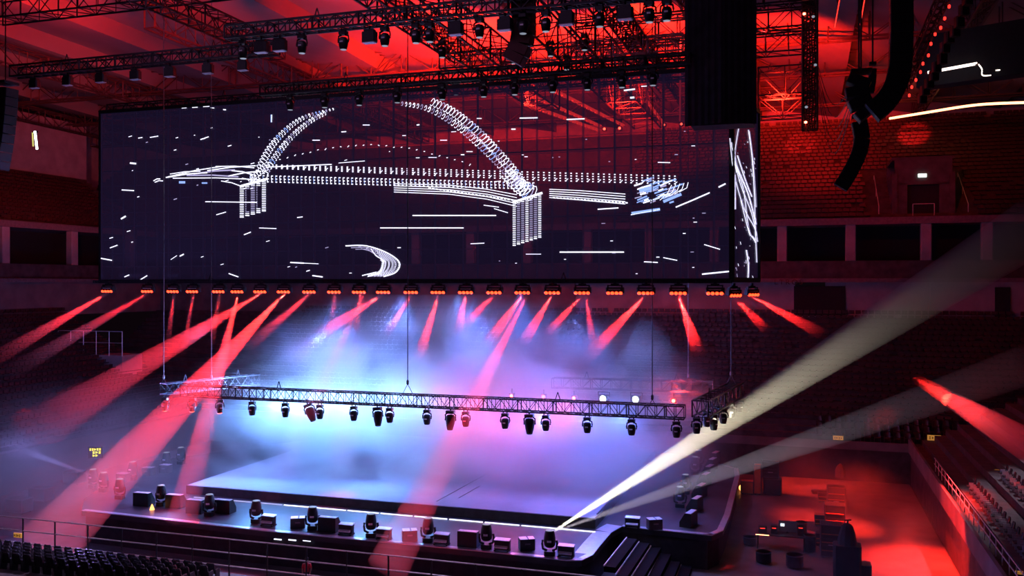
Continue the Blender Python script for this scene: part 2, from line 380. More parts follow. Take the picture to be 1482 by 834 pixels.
# hanging vertical tower with cables and small lamps
vt=empty('cable_tower',W(1172,188,58),ANG,'tall narrow black tower of cables and lamps right of the black column','tower')
p=W(1172,188,58); top=W(1172,-30,58).z-p.z
for sx in(-.45,.45):
    for sy in(-.4,.4): MB().bar((sx,sy,0),(sx,sy,top),.07).obj('chord','truss',parent=vt)
mb=MB(); k=0
for i in range(20):
    z=top*i/20; 
    for sy in(-.4,.4):
        mb.bar((-.45,sy,z),(.45,sy,z+top/20),.05); mb.bar((-.45,sy,z),(.45,sy,z),.05)
mb.obj('lacing','truss',parent=vt)
mb=MB()
for i in range(5): 
    x=-.35+.17*i; mb.tube([(x+.05*math.sin(t*2+i),.1,top*t/12) for t in range(13)],.06)
mb.obj('cable_bundle','black',parent=vt); MB().bar((0,0,top),(0,0,top+1),.08).obj('hanging_hook','truss',parent=vt)
for (x,y) in((1166,177),(1167,155),(1180,94),(1164,20),(1177,24)):
    q=W(x,y,57.4); m_=MB(); m_.lathe([(.02,-.08),(.09,-.05),(.09,.05),(.02,.08)],8); o=m_.obj('indicator','redlamp' if y in(177,20) else 'lens',parent=vt); o.location=(vt.matrix_world.inverted()@q) if False else (Matrix.Rotation(-ANG,3,'Z')@(q-Vector(vt.location)))
# ================================================================ LED SCREEN
sr_=empty('led_screen',S(-27,SB,16.2),0,'huge dark see-through LED screen showing white line graphics above the stage','screen')
def skid(mb,name,m):
    o=kid(mb,name,m,sr_); o['kind']='stuff'; return o
za=lambda px: None
zt_l=28.9
def spx(px,py,off=.06):
    p=B(px,py,SB-off); return p
mb=MB(); 
mb=MB(); A0,A1=-50.0,-3.9
nA=46
v=[(A0,0,16.25),(A1,0,16.25),(A1,0,28.75),(A0,0,28.75),(A0,.08,16.25),(A1,.08,16.25),(A1,.08,28.75),(A0,.08,28.75)]
pn=MB(); pn.add([(x+27,y,z-16.2) for x,y,z in v[:4]],[(0,1,2,3)])
o=pn.obj('panel','mesh',parent=sr_); o.rotation_euler.z=ANG
mb=MB(); 
for (a0,a1,z0,z1) in((A0,A1,16.0,16.28),(A0,A1,28.7,28.95),(A0-.12,A0,16,28.95)):
    mb.box(((a0+a1)/2+27,.05,(z0+z1)/2-16.2),(a1-a0,.3,z1-z0))
o=mb.obj('frame','black',parent=sr_); o.rotation_euler.z=ANG
mb=MB()
for i in range(1,int(A1-A0)//3+1): mb.box((A0+3*i+27,.25,6.2),(.07,.12,12.5))
for z in(20.2,24.4): mb.box(((A0+A1)/2+27,.3,z-16.2),(A1-A0,.08,.08))
o=mb.obj('support_ribs','black',parent=sr_); o.rotation_euler.z=ANG
# angled end panel
C1=S(A1,SB,0); C1.z=0
ray=(1097-CX)/F
C2=Vector((ray*60.5,60.5,0)); wd=(C2-C1).normalized(); WL=(C2-C1).length; wn=Vector((wd.y,-wd.x,0))
def wpx(px,py,off=.06):
    r=(px-CX)/F; base=C1+wn*off; # intersect (rD,D) with line base+t*wd
    t=(r*base.y-base.x)/(wd.x-r*wd.y); q=base+wd*t; return Vector((q.x,q.y,CAMZ-(py-HY)/F*q.y))
wp=empty('x',(0,0,0)); bpy.data.objects.remove(wp)
pn=MB(); pn.add([(0,0,.05),(WL,0,.05),(WL,0,11.3),(0,0,11.3)],[(0,1,2,3)])
o=pn.obj('side_panel','mesh',parent=sr_); o.location=C1+Vector((0,0,16.2))-Vector(sr_.location); o.rotation_euler.z=math.atan2(wd.y,wd.x)
pn=MB(); pn.box((WL/2,0,0),(WL,.3,.3)); pn.box((WL,0,5.6),(.2,.3,11.4)); pn.box((0,0,5.6),(.2,.3,11.4)); pn.box((WL/2,0,11.3),(WL,.3,.25))
o=pn.obj('side_frame','black',parent=sr_); o.location=C1+Vector((0,0,16.2))-Vector(sr_.location); o.rotation_euler.z=math.atan2(wd.y,wd.x)
# graphics on the screen: thin lit strokes (1 px ~ 0.045 m)
gw=MB(); gb=MB(); gl=MB()
def stroke(mb,pts,w=1.2,f=spx):
    w=w*(.8 if f is spx else .6)
    n=Vector((0,0,0))
    for i in range(len(pts)-1):
        (x0,y0),(x1,y1)=pts[i],pts[i+1]; dx,dy=x1-x0,y1-y0; L=math.hypot(dx,dy) or 1; nx,ny=-dy/L*w/2,dx/L*w/2
        mb.add([f(x0+nx,y0+ny),f(x1+nx,y1+ny),f(x1-nx,y1-ny),f(x0-nx,y0-ny)],[(0,1,2,3)])
def interp(pts,t):
    seg=[math.dist(pts[i],pts[i+1]) for i in range(len(pts)-1)]; T=t*sum(seg)
    for i,s in enumerate(seg):
        if T<=s or i==len(seg)-1:
            u=T/s; a,b=pts[i],pts[i+1]; return (a[0]+(b[0]-a[0])*u,a[1]+(b[1]-a[1])*u),((b[0]-a[0])/s,(b[1]-a[1])/s)
        T-=s
def smooth(pts,k=8):
    out=[]
    for i in range(len(pts)-1):
        p0=pts[max(i-1,0)];p1=pts[i];p2=pts[i+1];p3=pts[min(i+2,len(pts)-1)]
        for j in range(k):
            t=j/k; out.append(tuple(.5*((2*p1[c])+(-p0[c]+p2[c])*t+(2*p0[c]-5*p1[c]+4*p2[c]-p3[c])*t*t+(-p0[c]+3*p1[c]-3*p2[c]+p3[c])*t**3) for c in(0,1)))
    return out+[pts[-1]]
def coil(pts,step,r0,r1,w=1.1,mb=None,tilt=.5):
    pts=smooth(pts); L=sum(math.dist(pts[i],pts[i+1]) for i in range(len(pts)-1)); n=int(L/step)
    for i in range(n+1):
        t=i/n; (x,y),(dx,dy)=interp(pts,t); r=r0+(r1-r0)*t; nx,ny=-dy,dx
        q=[(x+nx*r*math.cos(a)+dx*r*.38*math.sin(a),y+ny*r*math.cos(a)+dy*r*.38*math.sin(a)) for a in [k*math.pi/4 for k in range(-1,7)]]
        stroke((mb or gw) if R()<.72 else (gb if R()<.35 else gl),q,w*(.7+.6*R()))
coil([(377,242),(390,216),(412,190),(440,170),(482,158)],5.0,6,1.5)
coil([(384,250),(402,222),(424,196),(448,176),(470,164)],4.6,5,3)
coil([(362,262),(372,252),(384,242)],4,4,6)
coil([(582,150),(618,157),(655,177),(690,205),(722,235),(752,268)],5.6,3,8)
coil([(626,148),(655,162),(690,190),(722,224),(745,252),(760,278)],5.2,6,8)
coil([(735,252),(750,268),(770,280)],4.5,10,12,1.5)
for i in range(74):      # upper dotted band
    x=400+i*7.9; y=241+i*.22; h=5+min(i*.14,7)
    for j in range(4):
        yy=y+h*j/3.2-2; stroke(gw,[(x-1.1,yy),(x+1.1,yy)],1.8)
    if i%2: stroke(gw,[(x,y+h-3),(x+3.5,y+h-6)],1.1)
for i in range(68):      # lower braided band
    x=362+i*6.1; y=254+i*.16
    for j in range(3): stroke(gw,[(x,y+j*4.4),(x+2.6,y+j*4.4)],1.7)
    stroke(gw if i%3 else gb,[(x,y),(x+.8,y+9)],.9)
for j in range(5):       # right part of lower band
    stroke(gw,[(570,266+j*3),(650,268+j*3.3),(705,274+j*3.6),(748,282+j*4.2)],1.1)
    stroke(gw,[(795,274+j*3),(840,276+j*3.4),(905,281+j*3.6)],1.1)
for i in range(26):
    x=620+i*5.2; y=272+i*.75; stroke(gw,[(x,y),(x+3.6,y+.6)],2.2)
    x=800+i*5; y=286+i*.35
    if i<22: stroke(gw,[(x,y),(x+3.4,y+.5)],2.2)
stroke(gw,[(385,242),(480,238)],1.5); stroke(gw,[(490,236),(528,233)],1)
for (x0,y0,x1,y1,w) in((240,257,300,250,2),(243,256,320,241,1.5),(250,258,375,260,1.4),(270,254,345,256,2.2),(300,247,370,240,1.8),(312,241,368,243,1.4),(280,252,340,246,2.6),(330,255,378,248,2),(222,262,232,259,1.5),(224,264,236,262,1.5),(246,252,290,248,1.2),(350,258,376,266,1.6),(320,262,350,270,1.4),(335,247,366,253,1.8)):
    stroke(gl if w>2 else gw,[(x0,y0),((x0+x1)/2,(y0+y1)/2-1.5),(x1,y1)],w)
stroke(gb,[(259,264),(268,264)],4); stroke(gb,[(292,265),(300,265)],2.5)
for (x0,x1,yt,yb,sl,cols,st_) in((347,387,270,318,-.28,5,2.6),(742,785,293,358,-.32,7,2.7)):   # hatched towers
    n=int((yb-yt)/st_)
    for c in range(cols):
        xa=x0+(x1-x0)*c/cols; xb=x0+(x1-x0)*(c+.72)/cols; off=sl*(xa-x0)
        for k in range(n):
            y=yt+st_*k+off
            if cols==5 and 2<k<n-3 and c in(1,3): stroke(gl,[(xa,y),(xa+1.5,y)],1.2); continue
            stroke(gw if (k<2 or k>n-3 or c in(0,cols-1,3)) else gl,[(xa,y),(xb,y)],1.25 if 0<k<n-1 else 2)
    stroke(gw,[(x0,yt),(x1,yt+sl*(x1-x0))],4)
for i in range(46):      # bright tangled blob near the right end
    x=915+R()*55; y=262+R()*34+(.0*x); L=6+R()*16; s=-.25-.2*R()
    stroke((gw,gb,gb,gl)[i%4],[(x,y),(x+L,y+L*s)],1.2+R()*2.0)
stroke(gb,[(925,276),(945,270)],9); stroke(gw,[(928,272),(942,268)],3); stroke(gb,[(914,309),(955,303)],5); stroke(gb,[(960,292),(986,281)],5)
stroke(gw,[(913,311),(955,303)],1.4)
for i in range(5): stroke(gw,[(955+i*7,290-i*3),(966+i*7,280-i*2),(972+i*6,268-i)],1.1)
for (dx,w) in((0,2),(5,1.2),(9,1),(14,1.2),(19,1),(23,1.5)):      # nested crescents low down
    s=1-dx/40; cx,cy=545,378
    pts=smooth([(500+dx*1.6,356+dx*.55 if dx<12 else 360),(530+dx*.6,356+dx*.6),(560-dx*.35,366+dx*.4),(578-dx,380),(573-dx,394),(555-dx*1.0,400.5)],5)
    stroke(gw if dx in(0,23) else gl,pts,w)
    for i in range(26):
        (x,y),(ddx,ddy)=interp(pts,.35+.65*i/26); stroke(gw,[(x,y),(x-ddy*2.4,y+ddx*2.4)],.9)
stroke(gw,[(524,399),(545,394)],1.6)
for l in ((597,312,718,312,1.8),(550,330,671,330,1.6),(810,365,903,365,2.2),(297,292,372,293,1.4),(375,330,400,331,1.2),(420,380,440,381,2),(440,381,461,382,1),(452,399,467,401,2),(978,300,1002,290,2.2),(1002,290,1027,279,2.2),(1040,271,1050,266,2.5),(865,303,895,301,1.8),(1016,397,1055,393,2.4),(761,368,783,368,1),(932,379,952,380,1.6),(960,373,980,377,1.4),(1019,354,1042,361,1.4),(952,235,970,235.5,1.3),(681,353,701,352,1.2),(752,171,778,170.5,1.8),(820,173,846,172,1.9),(903,131,919,129,2.4),(912,141.5,918,141,3),(928,125,936,124.6,1.4),(176,275,194,276,1.6),(188,236,197,237,2.6),(146,374,162,377,1.8),(200,407,213,399,1.6),(180,401,187,398,1.6),(175,317,182,313,2.6),(159,359,170,355,1.6),(260,371,266,368,2),(247,376,256,370,1),(228,156.5,240,155.5,1.6),(263,156.5,270,156,1.3),(278,155.5,286,155,1.6),(294,154.3,303,153.8,1.6),(305,156,310,156.5,1.4),(323,158.6,327,159,1.8),(217,199,229,197,1.4),(200,200,206,199,1.4),(290,202,297,200,1.8),(296,200,302,198,1.6),(313,311,327,307,1.4),(353,340,363,336,1.6),(331,396,345,401,1.6),(620,228,632,228,1),(675,219.5,684,219.5,1.3),(667,224,672,224,1.6),(452,203,463,203,1.3),(525,181,535,181,1.3),(494,191,501,190.5,1.6),(603,181,607,180.5,2),(653,191,660,190.5,1),(690,171.5,697,171.5,1.3),(637,203,647,203,1.2),(715,265-2,725,262,1),(430,315,438,314,1.5),(740,188-1,746,187,2.2),(700,297,722,300,1.2),(715,302,735,308,1.2)):
    stroke(gw,[(l[0],l[1]),(l[2],l[3])],l[4])
stroke(gb,[(392.6,166),(392.6,177)],2.4); stroke(gw,[(393.4,166),(393,177)],1.2)
for i in range(26):      # faint dotted arc between the coils
    t=i/25; x=404+t*275; y=229-24*math.sin(math.pi*t)+t*8; stroke(gw,[(x,y+R()*3),(x+2.2,y+R()*2)],1.2)
for i in range(90):
    x=155+R()*885; y=185+R()*212
    if 236<y<320 and 380<x<980: continue
    L=1.5+R()*4; stroke(gw if i%3 else gl,[(x,y),(x+L,y-L*.3*(1 if x<500 else .05))],.9+.5*R())
skid(gw,'white_graphics','white'); skid(gb,'blue_graphics','blue'); skid(gl,'lilac_graphics','lilac')
g2=MB(); g3=MB()
for pts,w in (([(1069,184),(1063,225),(1066,250)],1.1),([(1056,200),(1062,250),(1076,300),(1092,330),(1095,345)],1.2),([(1058,206),(1070,262),(1088,310),(1096,350)],1.2),([(1083,188),(1088,225),(1091,270),(1093,330),(1095,380)],1.1),([(1084,190),(1090,240),(1094,300)],.9),([(1062,215),(1066,240),(1083,282),(1094,325)],1.8),([(1063,253),(1063.5,303)],3),([(1060,230),(1075,270),(1083,330),(1090,345),(1094,352)],1.2),([(1080,362),(1083,385),(1082,408)],1.8),([(1072,290),(1082,330),(1086,342)],1.2),([(1067,225),(1079,262),(1088,285)],1.6),([(1088,342),(1093,348)],3)):
    stroke(g2,smooth(pts,4),w,wpx); 
    stroke(g3,[(x+1.3,y) for x,y in smooth(pts,4)],w*.8,wpx)
for i in range(60):
    x=1060+R()*34; y=200+R()*200; stroke(g2 if i%2 else g3,[(x,y),(x+R()*1.5,y+1+R()*4)],.9,wpx)
skid(g2,'side_white_graphics','white'); skid(g3,'side_lilac_graphics','lilac')
# ================================================================ LAMPS
# LED bar moving lamp (hangs): origin at clamp top
def bar_proto():
    r=empty('led_bar_lamp',(0,0,0),0,'x','lamp','LED bar lamps under the screen')
    mb=MB(); mb.bar((0,0,0),(0,0,-.22),.09,8); mb.box((0,0,-.22),(.42,.2,.12),bev=.03); mb.obj('hanging_clamp','black',parent=r)
    mb=MB(); mb.box((-.36,0,-.42),(.06,.18,.36)); mb.box((.36,0,-.42),(.06,.18,.36)); mb.box((0,0,-.28),(.76,.2,.07)); mb.obj('yoke','black',parent=r)
    mb=MB(); mb.box((0,0,-.56),(.92,.3,.34),bev=.05); mb.box((0,-.02,-.40),(.8,.3,.04)); h=mb.obj('housing','black',parent=r)
    for i in range(4):
        m=MB(); m.lathe([(.05,0),(.095,.03),(.095,.06),(.05,.10)],10,Matrix.Translation((-.32+.213*i,-.10,-.70))@Matrix.Rotation(math.pi/2+.5,4,'X')); m.obj('lens','led',parent=h)
    mb=MB(); mb.box((0,-.16,-.5),(.6,.012,.03)); mb.obj('trim_line','lid',parent=h)
    return r
bp=bar_proto()
barpx=[157,215,252,280,318,345,378,412,449,485,521,556,596,635,675,716,757,800,843,890,935,982,1035]
lamps={}
for i,x in enumerate(barpx):
    p=B(x,407,SB-.6); p.z=16.15
    inst(bp,p,ANG,'black LED bar lamp hanging below the screen, '+ORD[i]+' from the left, '+('beside the blank corner' if i==22 else 'glowing red')).scale=(1.2,1.2,1.05)
    lamps[x]=p+Vector((0,0,-.86))
for i,(x,D) in enumerate(((1062,54.5),(1088,58))):
    p=W(x,410,D); p.z=16.0; inst(bp,p,ANG+.9,['inner','outer'][i]+' red bar lamp below the angled end panel of the screen'); lamps[x]=p+Vector((0,0,-.86))
truss('truss',S(-50,SB-.6,16.05),S(-3.9,SB-.6,16.05),.12,.3,'thin pipe ladder below the screen that holds the LED bar lamps',nb=92,rc=.05,rb=.03)
# moving head
def head_proto(name,lensmat,up=False,cat='lamp'):
    r=empty(name,(0,0,0),0,'x',cat); s=1 if up else -1
    mb=MB(); mb.box((0,0,s*.09),(.42,.34,.16),bev=.05); 
    if not up: mb.bar((-.12,0,.12),(-.12,0,0),.035,6); mb.bar((.12,0,.12),(.12,0,0),.035,6)
    mb.obj('base' if up else 'hanging_base','black',parent=r)
    mb=MB()
    mb.tube([(-.10,0,s*.18),(-.26,0,s*.24),(-.29,0,s*.42),(-.27,0,s*.56)],.045,6); mb.tube([(.10,0,s*.18),(.26,0,s*.24),(.29,0,s*.42),(.27,0,s*.56)],.045,6)
    mb.obj('yoke','black',parent=r)
    h=MB(); h.lathe([(.02,s*.30),(.15,s*.31),(.215,s*.38),(.235,s*.52),(.225,s*.66),(.20,s*.80),(.18,s*.86),(.17,s*.9)],16)
    ho=h.obj('head','black',parent=r,smooth=True)
    m=MB(); m.lathe([(.165,s*.895),(.15,s*.915),(.05,s*.93)],14); m.obj('lens',lensmat,parent=ho)
    m=MB(); m.box((0,-.225,s*.55),(.17,.02,.07),bev=.01); m.obj('status_panel','lid',parent=ho)
    return r
hp=head_proto('moving_head','lens')
names={365:'below the brightest smoke',979:'at the very end'}
ZT=TZ-.17
hx=[365,413,463,512,564,618,674,731,790,850,914,979]
for i,x in enumerate(hx):
    p=B(x,600,50.9); p.z=ZT; o=inst(hp,p,ANG,'small black moving head under the low front truss, '+ORD[i]+' small one from the left','moving heads on the front truss')
# larger profile lamps between them
def profile_proto():
    r=empty('profile_lamp',(0,0,0),0,'x','lamp')
    mb=MB(); mb.box((0,0,-.08),(.55,.4,.18),bev=.06); mb.bar((0,0,.1),(0,0,-.05),.05,6); mb.obj('hanging_base','black',parent=r)
    mb=MB(); mb.tube([(-.2,0,-.15),(-.34,0,-.25),(-.34,0,-.6)],.05,6); mb.tube([(.2,0,-.15),(.34,0,-.25),(.34,0,-.6)],.05,6); mb.obj('yoke','black',parent=r)
    t=Matrix.Translation((0,0,-.55))@Matrix.Rotation(-.18,4,'X')@Matrix.Translation((0,0,.55))
    h=MB(); h.lathe([(.05,-.22),(.2,-.25),(.28,-.36),(.29,-.62),(.25,-.85),(.2,-1.05),(.17,-1.17)],16,t); ho=h.obj('head','black',parent=r,smooth=True)
    m=MB(); m.lathe([(.15,-1.16),(.1,-1.2)],12,t); m.obj('lens','lens',parent=ho)
    return r
pp=profile_proto()
for i,(x,tilt) in enumerate(((445,.45),(546,.12),(652,0),(766,.05))):
    p=B(x,600,50.9); p.z=ZT; o=inst(pp,p,ANG+(.0 if i else .3),['tilted long lamp hanging from the front truss against white smoke','second long black lamp on the front truss, purple against the smoke','middle long lamp on the front truss with rounded shell','long lamp of the front truss hanging over the right of the smoke'][i])
    o.rotation_euler.y=-tilt*.8
# left truss heads (silvery) and right truss heads
hs=head_proto('silver_moving_head','redlamp')
for i,(x,y) in enumerate(((239,572),(278,577),(318,580))):
    p=G(x,y,TZ); p.z=ZT
    if i: p=B(x,0,50.9+.2) ; p.z=ZT
    inst(hs,p,ANG+.5*i,['moving head glowing red at the near end of the silvery side truss','pale moving head at the dark left end of the front truss','pale moving head on the front truss inside the red beam'][i])
for i in range(8):
    t=(i+.5)/8; p=rA.lerp(rBk,t)
    q=p+Vector((.35*(1 if i%2 else -1),0,-.12)); inst(hp,q,ANG+R(),'dark moving head packed on the right side truss, '+ORD[i]+' from its near end','lamps crowding the right side truss')
# floods at the back of the stage
fp=empty('flood_lamp',(0,0,0),0,'x','lamp')
mb=MB(); mb.box((0,0,0),(.8,.35,.5),bev=.08); mb.obj('housing','black',parent=fp)
m=MB(); m.lathe([(.22,0),(.2,.05),(.05,.08)],14,Matrix.Translation((0,-.18,0))@Matrix.Rotation(math.pi/2,4,'X')); m.obj('lens','lamp',parent=fp)
m=MB(); m.bar((-.42,0,0),(-.42,0,.45),.03); m.bar((.42,0,0),(.42,0,.45),.03); m.bar((-.42,0,.45),(.42,0,.45),.03); m.obj('hanging_bracket','black',parent=fp)
for i,(x,y) in enumerate(((874,577),(921,578))):
    inst(fp,W(x,y,62),ANG-.2,['brilliant white flood lamp behind the front truss, nearer the pink haze','brilliant white flood lamp behind the front truss, farther from the pink haze'][i])
rp=empty('red_flood_lamp',(0,0,0),0,'x','lamp')
mb=MB(); mb.box((0,0,0),(.4,.25,.35),bev=.05); mb.obj('housing','black',parent=rp); MB().bar((0,0,.15),(0,0,.5),.03).obj('hanging_bracket','black',parent=rp)
m=MB(); m.lathe([(.12,0),(.1,.04),(.03,.06)],12,Matrix.Translation((0,-.13,0))@Matrix.Rotation(math.pi/2,4,'X')); m.obj('lens','redlamp',parent=rp)
for i,(x,y,D) in enumerate(((975,580,62),(787,574,63),(831,576,63),(741,573,63),(961,181,80),(986,180,80),(875,187,82),(897,186,82))):
    inst(rp,W(x,y,D),ANG,['red lamp glowing behind the right end of the front truss','small red lamp in the pink haze above the front truss','faint red lamp just left of the white floods','leftmost faint red lamp in the pink haze','bright red lamp seen through the screen, left of a close pair','bright red lamp seen through the screen beside the black column','lone faint red lamp seen through the screen','faint red lamp seen through the screen beside an equal one'][i])
# lamps on the overhead trusses
def wash_proto():
    r=empty('wash_lamp',(0,0,0),0,'x','lamp')
    mb=MB(); mb.bar((0,0,.15),(0,0,-.1),.05,6); mb.box((0,0,-.1),(.5,.3,.1)); mb.obj('hanging_clamp','black',parent=r)
    mb=MB(); mb.box((0,0,-.42),(.72,.4,.5),bev=.07); mb.obj('housing','black',parent=r)
    mb=MB(); mb.box((0,-.02,-.69),(.6,.34,.04)); mb.obj('front_glass','lid',parent=r)
    return r
wp=wash_proto()
p0=W(330,57,46); A_,B_=ab(p0); zt=p0.z
up=[(437,0),(405,1),(497,0),(535,1),(557,0),(602,2),(622,0),(660,1),(694,0),(731,1),(757,0),(790,2),(820,1),(352,0),(378,1),(868,0),(905,1),(940,0),(965,2)]
n0=n1=0
for i,(x,k) in enumerate(sorted(up)):
    p=B(x,50,B_); p.z=zt-.15
    if k in(0,2):
        inst(hp,p,ANG,'black moving head hanging from the upper lighting truss, '+ORD[n0]+' head from the left','moving heads on the upper lighting truss'); n0+=1
    else:
        inst(wp,p,ANG,'square black wash lamp on the upper lighting truss, '+ORD[n1]+' square one from the left','wash lamps on the upper lighting truss'); n1+=1
p0=W(20,112,60); A_,B_=ab(p0)
for i,x in enumerate((50,98,146,196,246,301,352)):
    p=B(x,100,B_); p.z=p0.z-.15
    inst(wp,p,ANG,'red-lit box lamp on the dim upper left truss, '+ORD[i]+' from the left','box lamps on the dim upper left truss')
p0=W(380,139,57); A_,B_=ab(p0)
for i,x in enumerate((420,470,520,575,640,700,745,800,850,900,945)):
    p=B(x,100,B_); p.z=p0.z-.1
    inst(hp,p,ANG,'moving head on the truss just above the screen, '+ORD[i]+' from the left','moving heads just above the screen')
for i,(x,y,D) in enumerate(((742,72,58),(797,60,55),(820,80,56),(930,75,62),(660,118,60),(640,60,50),(846,50,52))):
    p=W(x,y,D); inst(hp,p,ANG,['dark lamp under the curved speaker','lone dark lamp against red cloth right of the curved speaker','lower dark lamp against red cloth beside the thick truss','slim dark lamp in front of the red roof trusses','dark lamp where the side truss meets the screen top','dark lamp on the side truss left of the curved speaker','dark lamp hung from the thick truss'][i])
# ================================================================ LINE ARRAYS
def array(px,D,w,dep,label,el=None,box='black'):
    pts=smooth(px,6); n=len(pts); r=empty('line_array',W(*pts[0],D),ANG,label,'loudspeaker')
    L=sum(math.dist(pts[i],pts[i+1]) for i in range(n-1))*D/F; k=max(4,int(L/.42))
    for i in range(k):
        (x,y),(dx,dy)=interp(pts,(i+.5)/k); p=W(x,y,D); a=math.atan2(dx,dy)
        mb=MB(); l=Matrix.Rotation(-ANG,3,'Z')@(p-Vector(r.location))
        mb.box(l,(w,dep,L/k*.93),ry=-a*-1 if False else a*-1,bev=.04); mb.obj('speaker_box',box,parent=r)
    mb=MB(); mb.box((0,0,.25),(w*.9,dep*1.1,.12)); mb.bar((0,0,.25),(0,0,8),.04); mb.obj('hanging_frame','black',parent=r)
    return r
array([(1304,-20),(1304,60),(1300,110),(1285,143),(1262,164)],40,.95,.8,'large black curved line array loudspeaker hanging at the upper right')
array([(1243,176),(1247,200),(1242,225),(1230,250),(1216,272)],44,.72,.7,'second line array loudspeaker curving below the large one at upper right')
array([(1246,112),(1240,130),(1245,150),(1258,168)],41,1.0,.9,'bulky black speaker cluster beside the large curved array')
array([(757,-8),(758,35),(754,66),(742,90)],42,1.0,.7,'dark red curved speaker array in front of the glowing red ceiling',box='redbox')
array([(8,128),(5,170),(1,205),(-6,245)],44,.9,.8,'black line array loudspeaker at the left border beside the vertical tube')
array([(1263,100),(1262,118),(1259,135)],43,.35,.4,'small narrow speaker between the large array and the cluster')
# hanging cable loops
for i in range(5):
    mb=MB(); a=W(1184,95+i*9,57); b=W(1232,110+i*8,42); pts=[a.lerp(b,t/10)+Vector((0,0,-(1.6+.35*i)*math.sin(math.pi*t/10)-.5*t/10)) for t in range(11)]
    mb.tube(pts,.02,4); mb.obj('cable','black',label='thin black cable sagging from the tower to the speaker cluster, '+ORD[i]+' from the top',cat='cable',group='cables sagging to the speaker cluster')
# black cloth column
cc=empty('draped_column',W(1043,178,48),ANG,'wide black cloth column hanging from the roof beside the screen','column')
cw=(1100-988)/F*48; hh=W(1043,-30,48).z-W(1043,178,48).z
def pleat(x0,x1,y0,y1,h,n,amp,z0=0):
    mb=MB(); vs=[]
    for i in range(n+1):
        t=i/n; x=x0+(x1-x0)*t; y=y0+(y1-y0)*t-amp*math.sin(t*n*.8)**2; vs+= [(x,y,z0),(x,y,h)]
    fs=[(2*i,2*i+2,2*i+3,2*i+1) for i in range(n)]; return mb.add(vs,fs)
xm=-cw/2+57/112*cw
f=pleat(-cw/2+.1,xm,.6,0,hh,22,.06); f.add(*[(lambda a:(a.v,a.f))(pleat(xm,cw/2-.25,0,.9,hh,22,.06))][0]); f.obj('drape','cloth',parent=cc)
mb=MB(); mb.box((0,1.6,hh/2),(cw*.8,1.6,hh-.1)); mb.obj('core','cloth',parent=cc)
# right border diagonal lamp truss
lt=truss('lamp_ladder',W(1308,132,52),W(1385,-40,44),.5,.5,'slanting lamp ladder with tiny red lights at the upper right',cat='truss')
for i in range(13):
    t=i/13; p=W(1308,132,52).lerp(W(1385,-40,44),t); p=p+Vector((.25+.1*R(),0,-.1-.2*R()))
    o=MB().lathe([(.02,-.1),(.07,-.06),(.07,.06),(.02,.1)],8).obj('red_bulb','redstrip',parent=lt)
    o.matrix_parent_inverse=(Matrix.Translation(lt.location)@lt.rotation_euler.to_matrix().to_4x4()).inverted(); o.location=p
    o=MB().box((0,0,0),(.45,.4,.55),bev=.06).obj('lamp_box','black',parent=lt)
    o.matrix_parent_inverse=(Matrix.Translation(lt.location)@lt.rotation_euler.to_matrix().to_4x4()).inverted(); o.location=p+Vector((.75,0,-.2))
# ================================================================ TUBES AND RIBBONS
def lt_tube(name,px,D,r,m,label,cat='light tube'):
    pts=smooth(px,6) if len(px)>2 else px
    D=D if isinstance(D,(list,tuple)) else (D,D); n=len(pts)
    mb=MB(); mb.tube([W(*q,D[0]+(D[1]-D[0])*i/(n-1)) for i,q in enumerate(pts)],r,6)
    o=mb.obj(name,m,label=label,cat=cat); MB().box(W(*pts[0],D[0])+Vector((0,.15,0)),(.12,.3,.12)).obj('end_box','black',parent=o); return o  # small box behind the first point, not on a wall
lt_tube('light_tube',[(50.5,190),(53.5,216)],60,.07,'tube','vertical cold white light tube on the reddish left wall')
lt_tube('light_tube',[(47,192),(48,212)],60.4,.05,'ribbony','faint yellow tube close beside the vertical white one')
lt_tube('ribbon_light',[(1288,171.5),(1340,163),(1400,153.5),(1440,150),(1500,148)],(100,84),.13,'ribbon','long curved glowing orange-red ribbon light above the upper right seats','light')
lt_tube('ribbon_light',[(1343,105),(1414,92)],(62,60),.10,'ribbonw','bright white slanting ribbon on the balcony edge at upper right','light')
lt_tube('ribbon_light',[(1350,86),(1420,79)],(64,62),.12,'ribbony','yellow-green ribbon just above the bright white slanting one','light')
lt_tube('ribbon_light',[(1416,93),(1421,100),(1422,109),(1434,109)],59,.04,'ribbonw','short bent white light line after the slanting ribbon','light')
lt_tube('ribbon_light',[(1441,102),(1500,96)],60,.045,'ribbonw','thin broken white line at the far upper right','light')
# dark balcony box carrying the ribbons
mb=MB(); a=W(1340,118,63); b=W(1520,90,58); mb.box((a+b)/2+Vector((0,1.0,1.4)),((b-a).length,1.4,3.6),rz=math.atan2(b.y-a.y,b.x-a.x)); 
mb.obj('ceiling_service_box','opening',kind='structure')
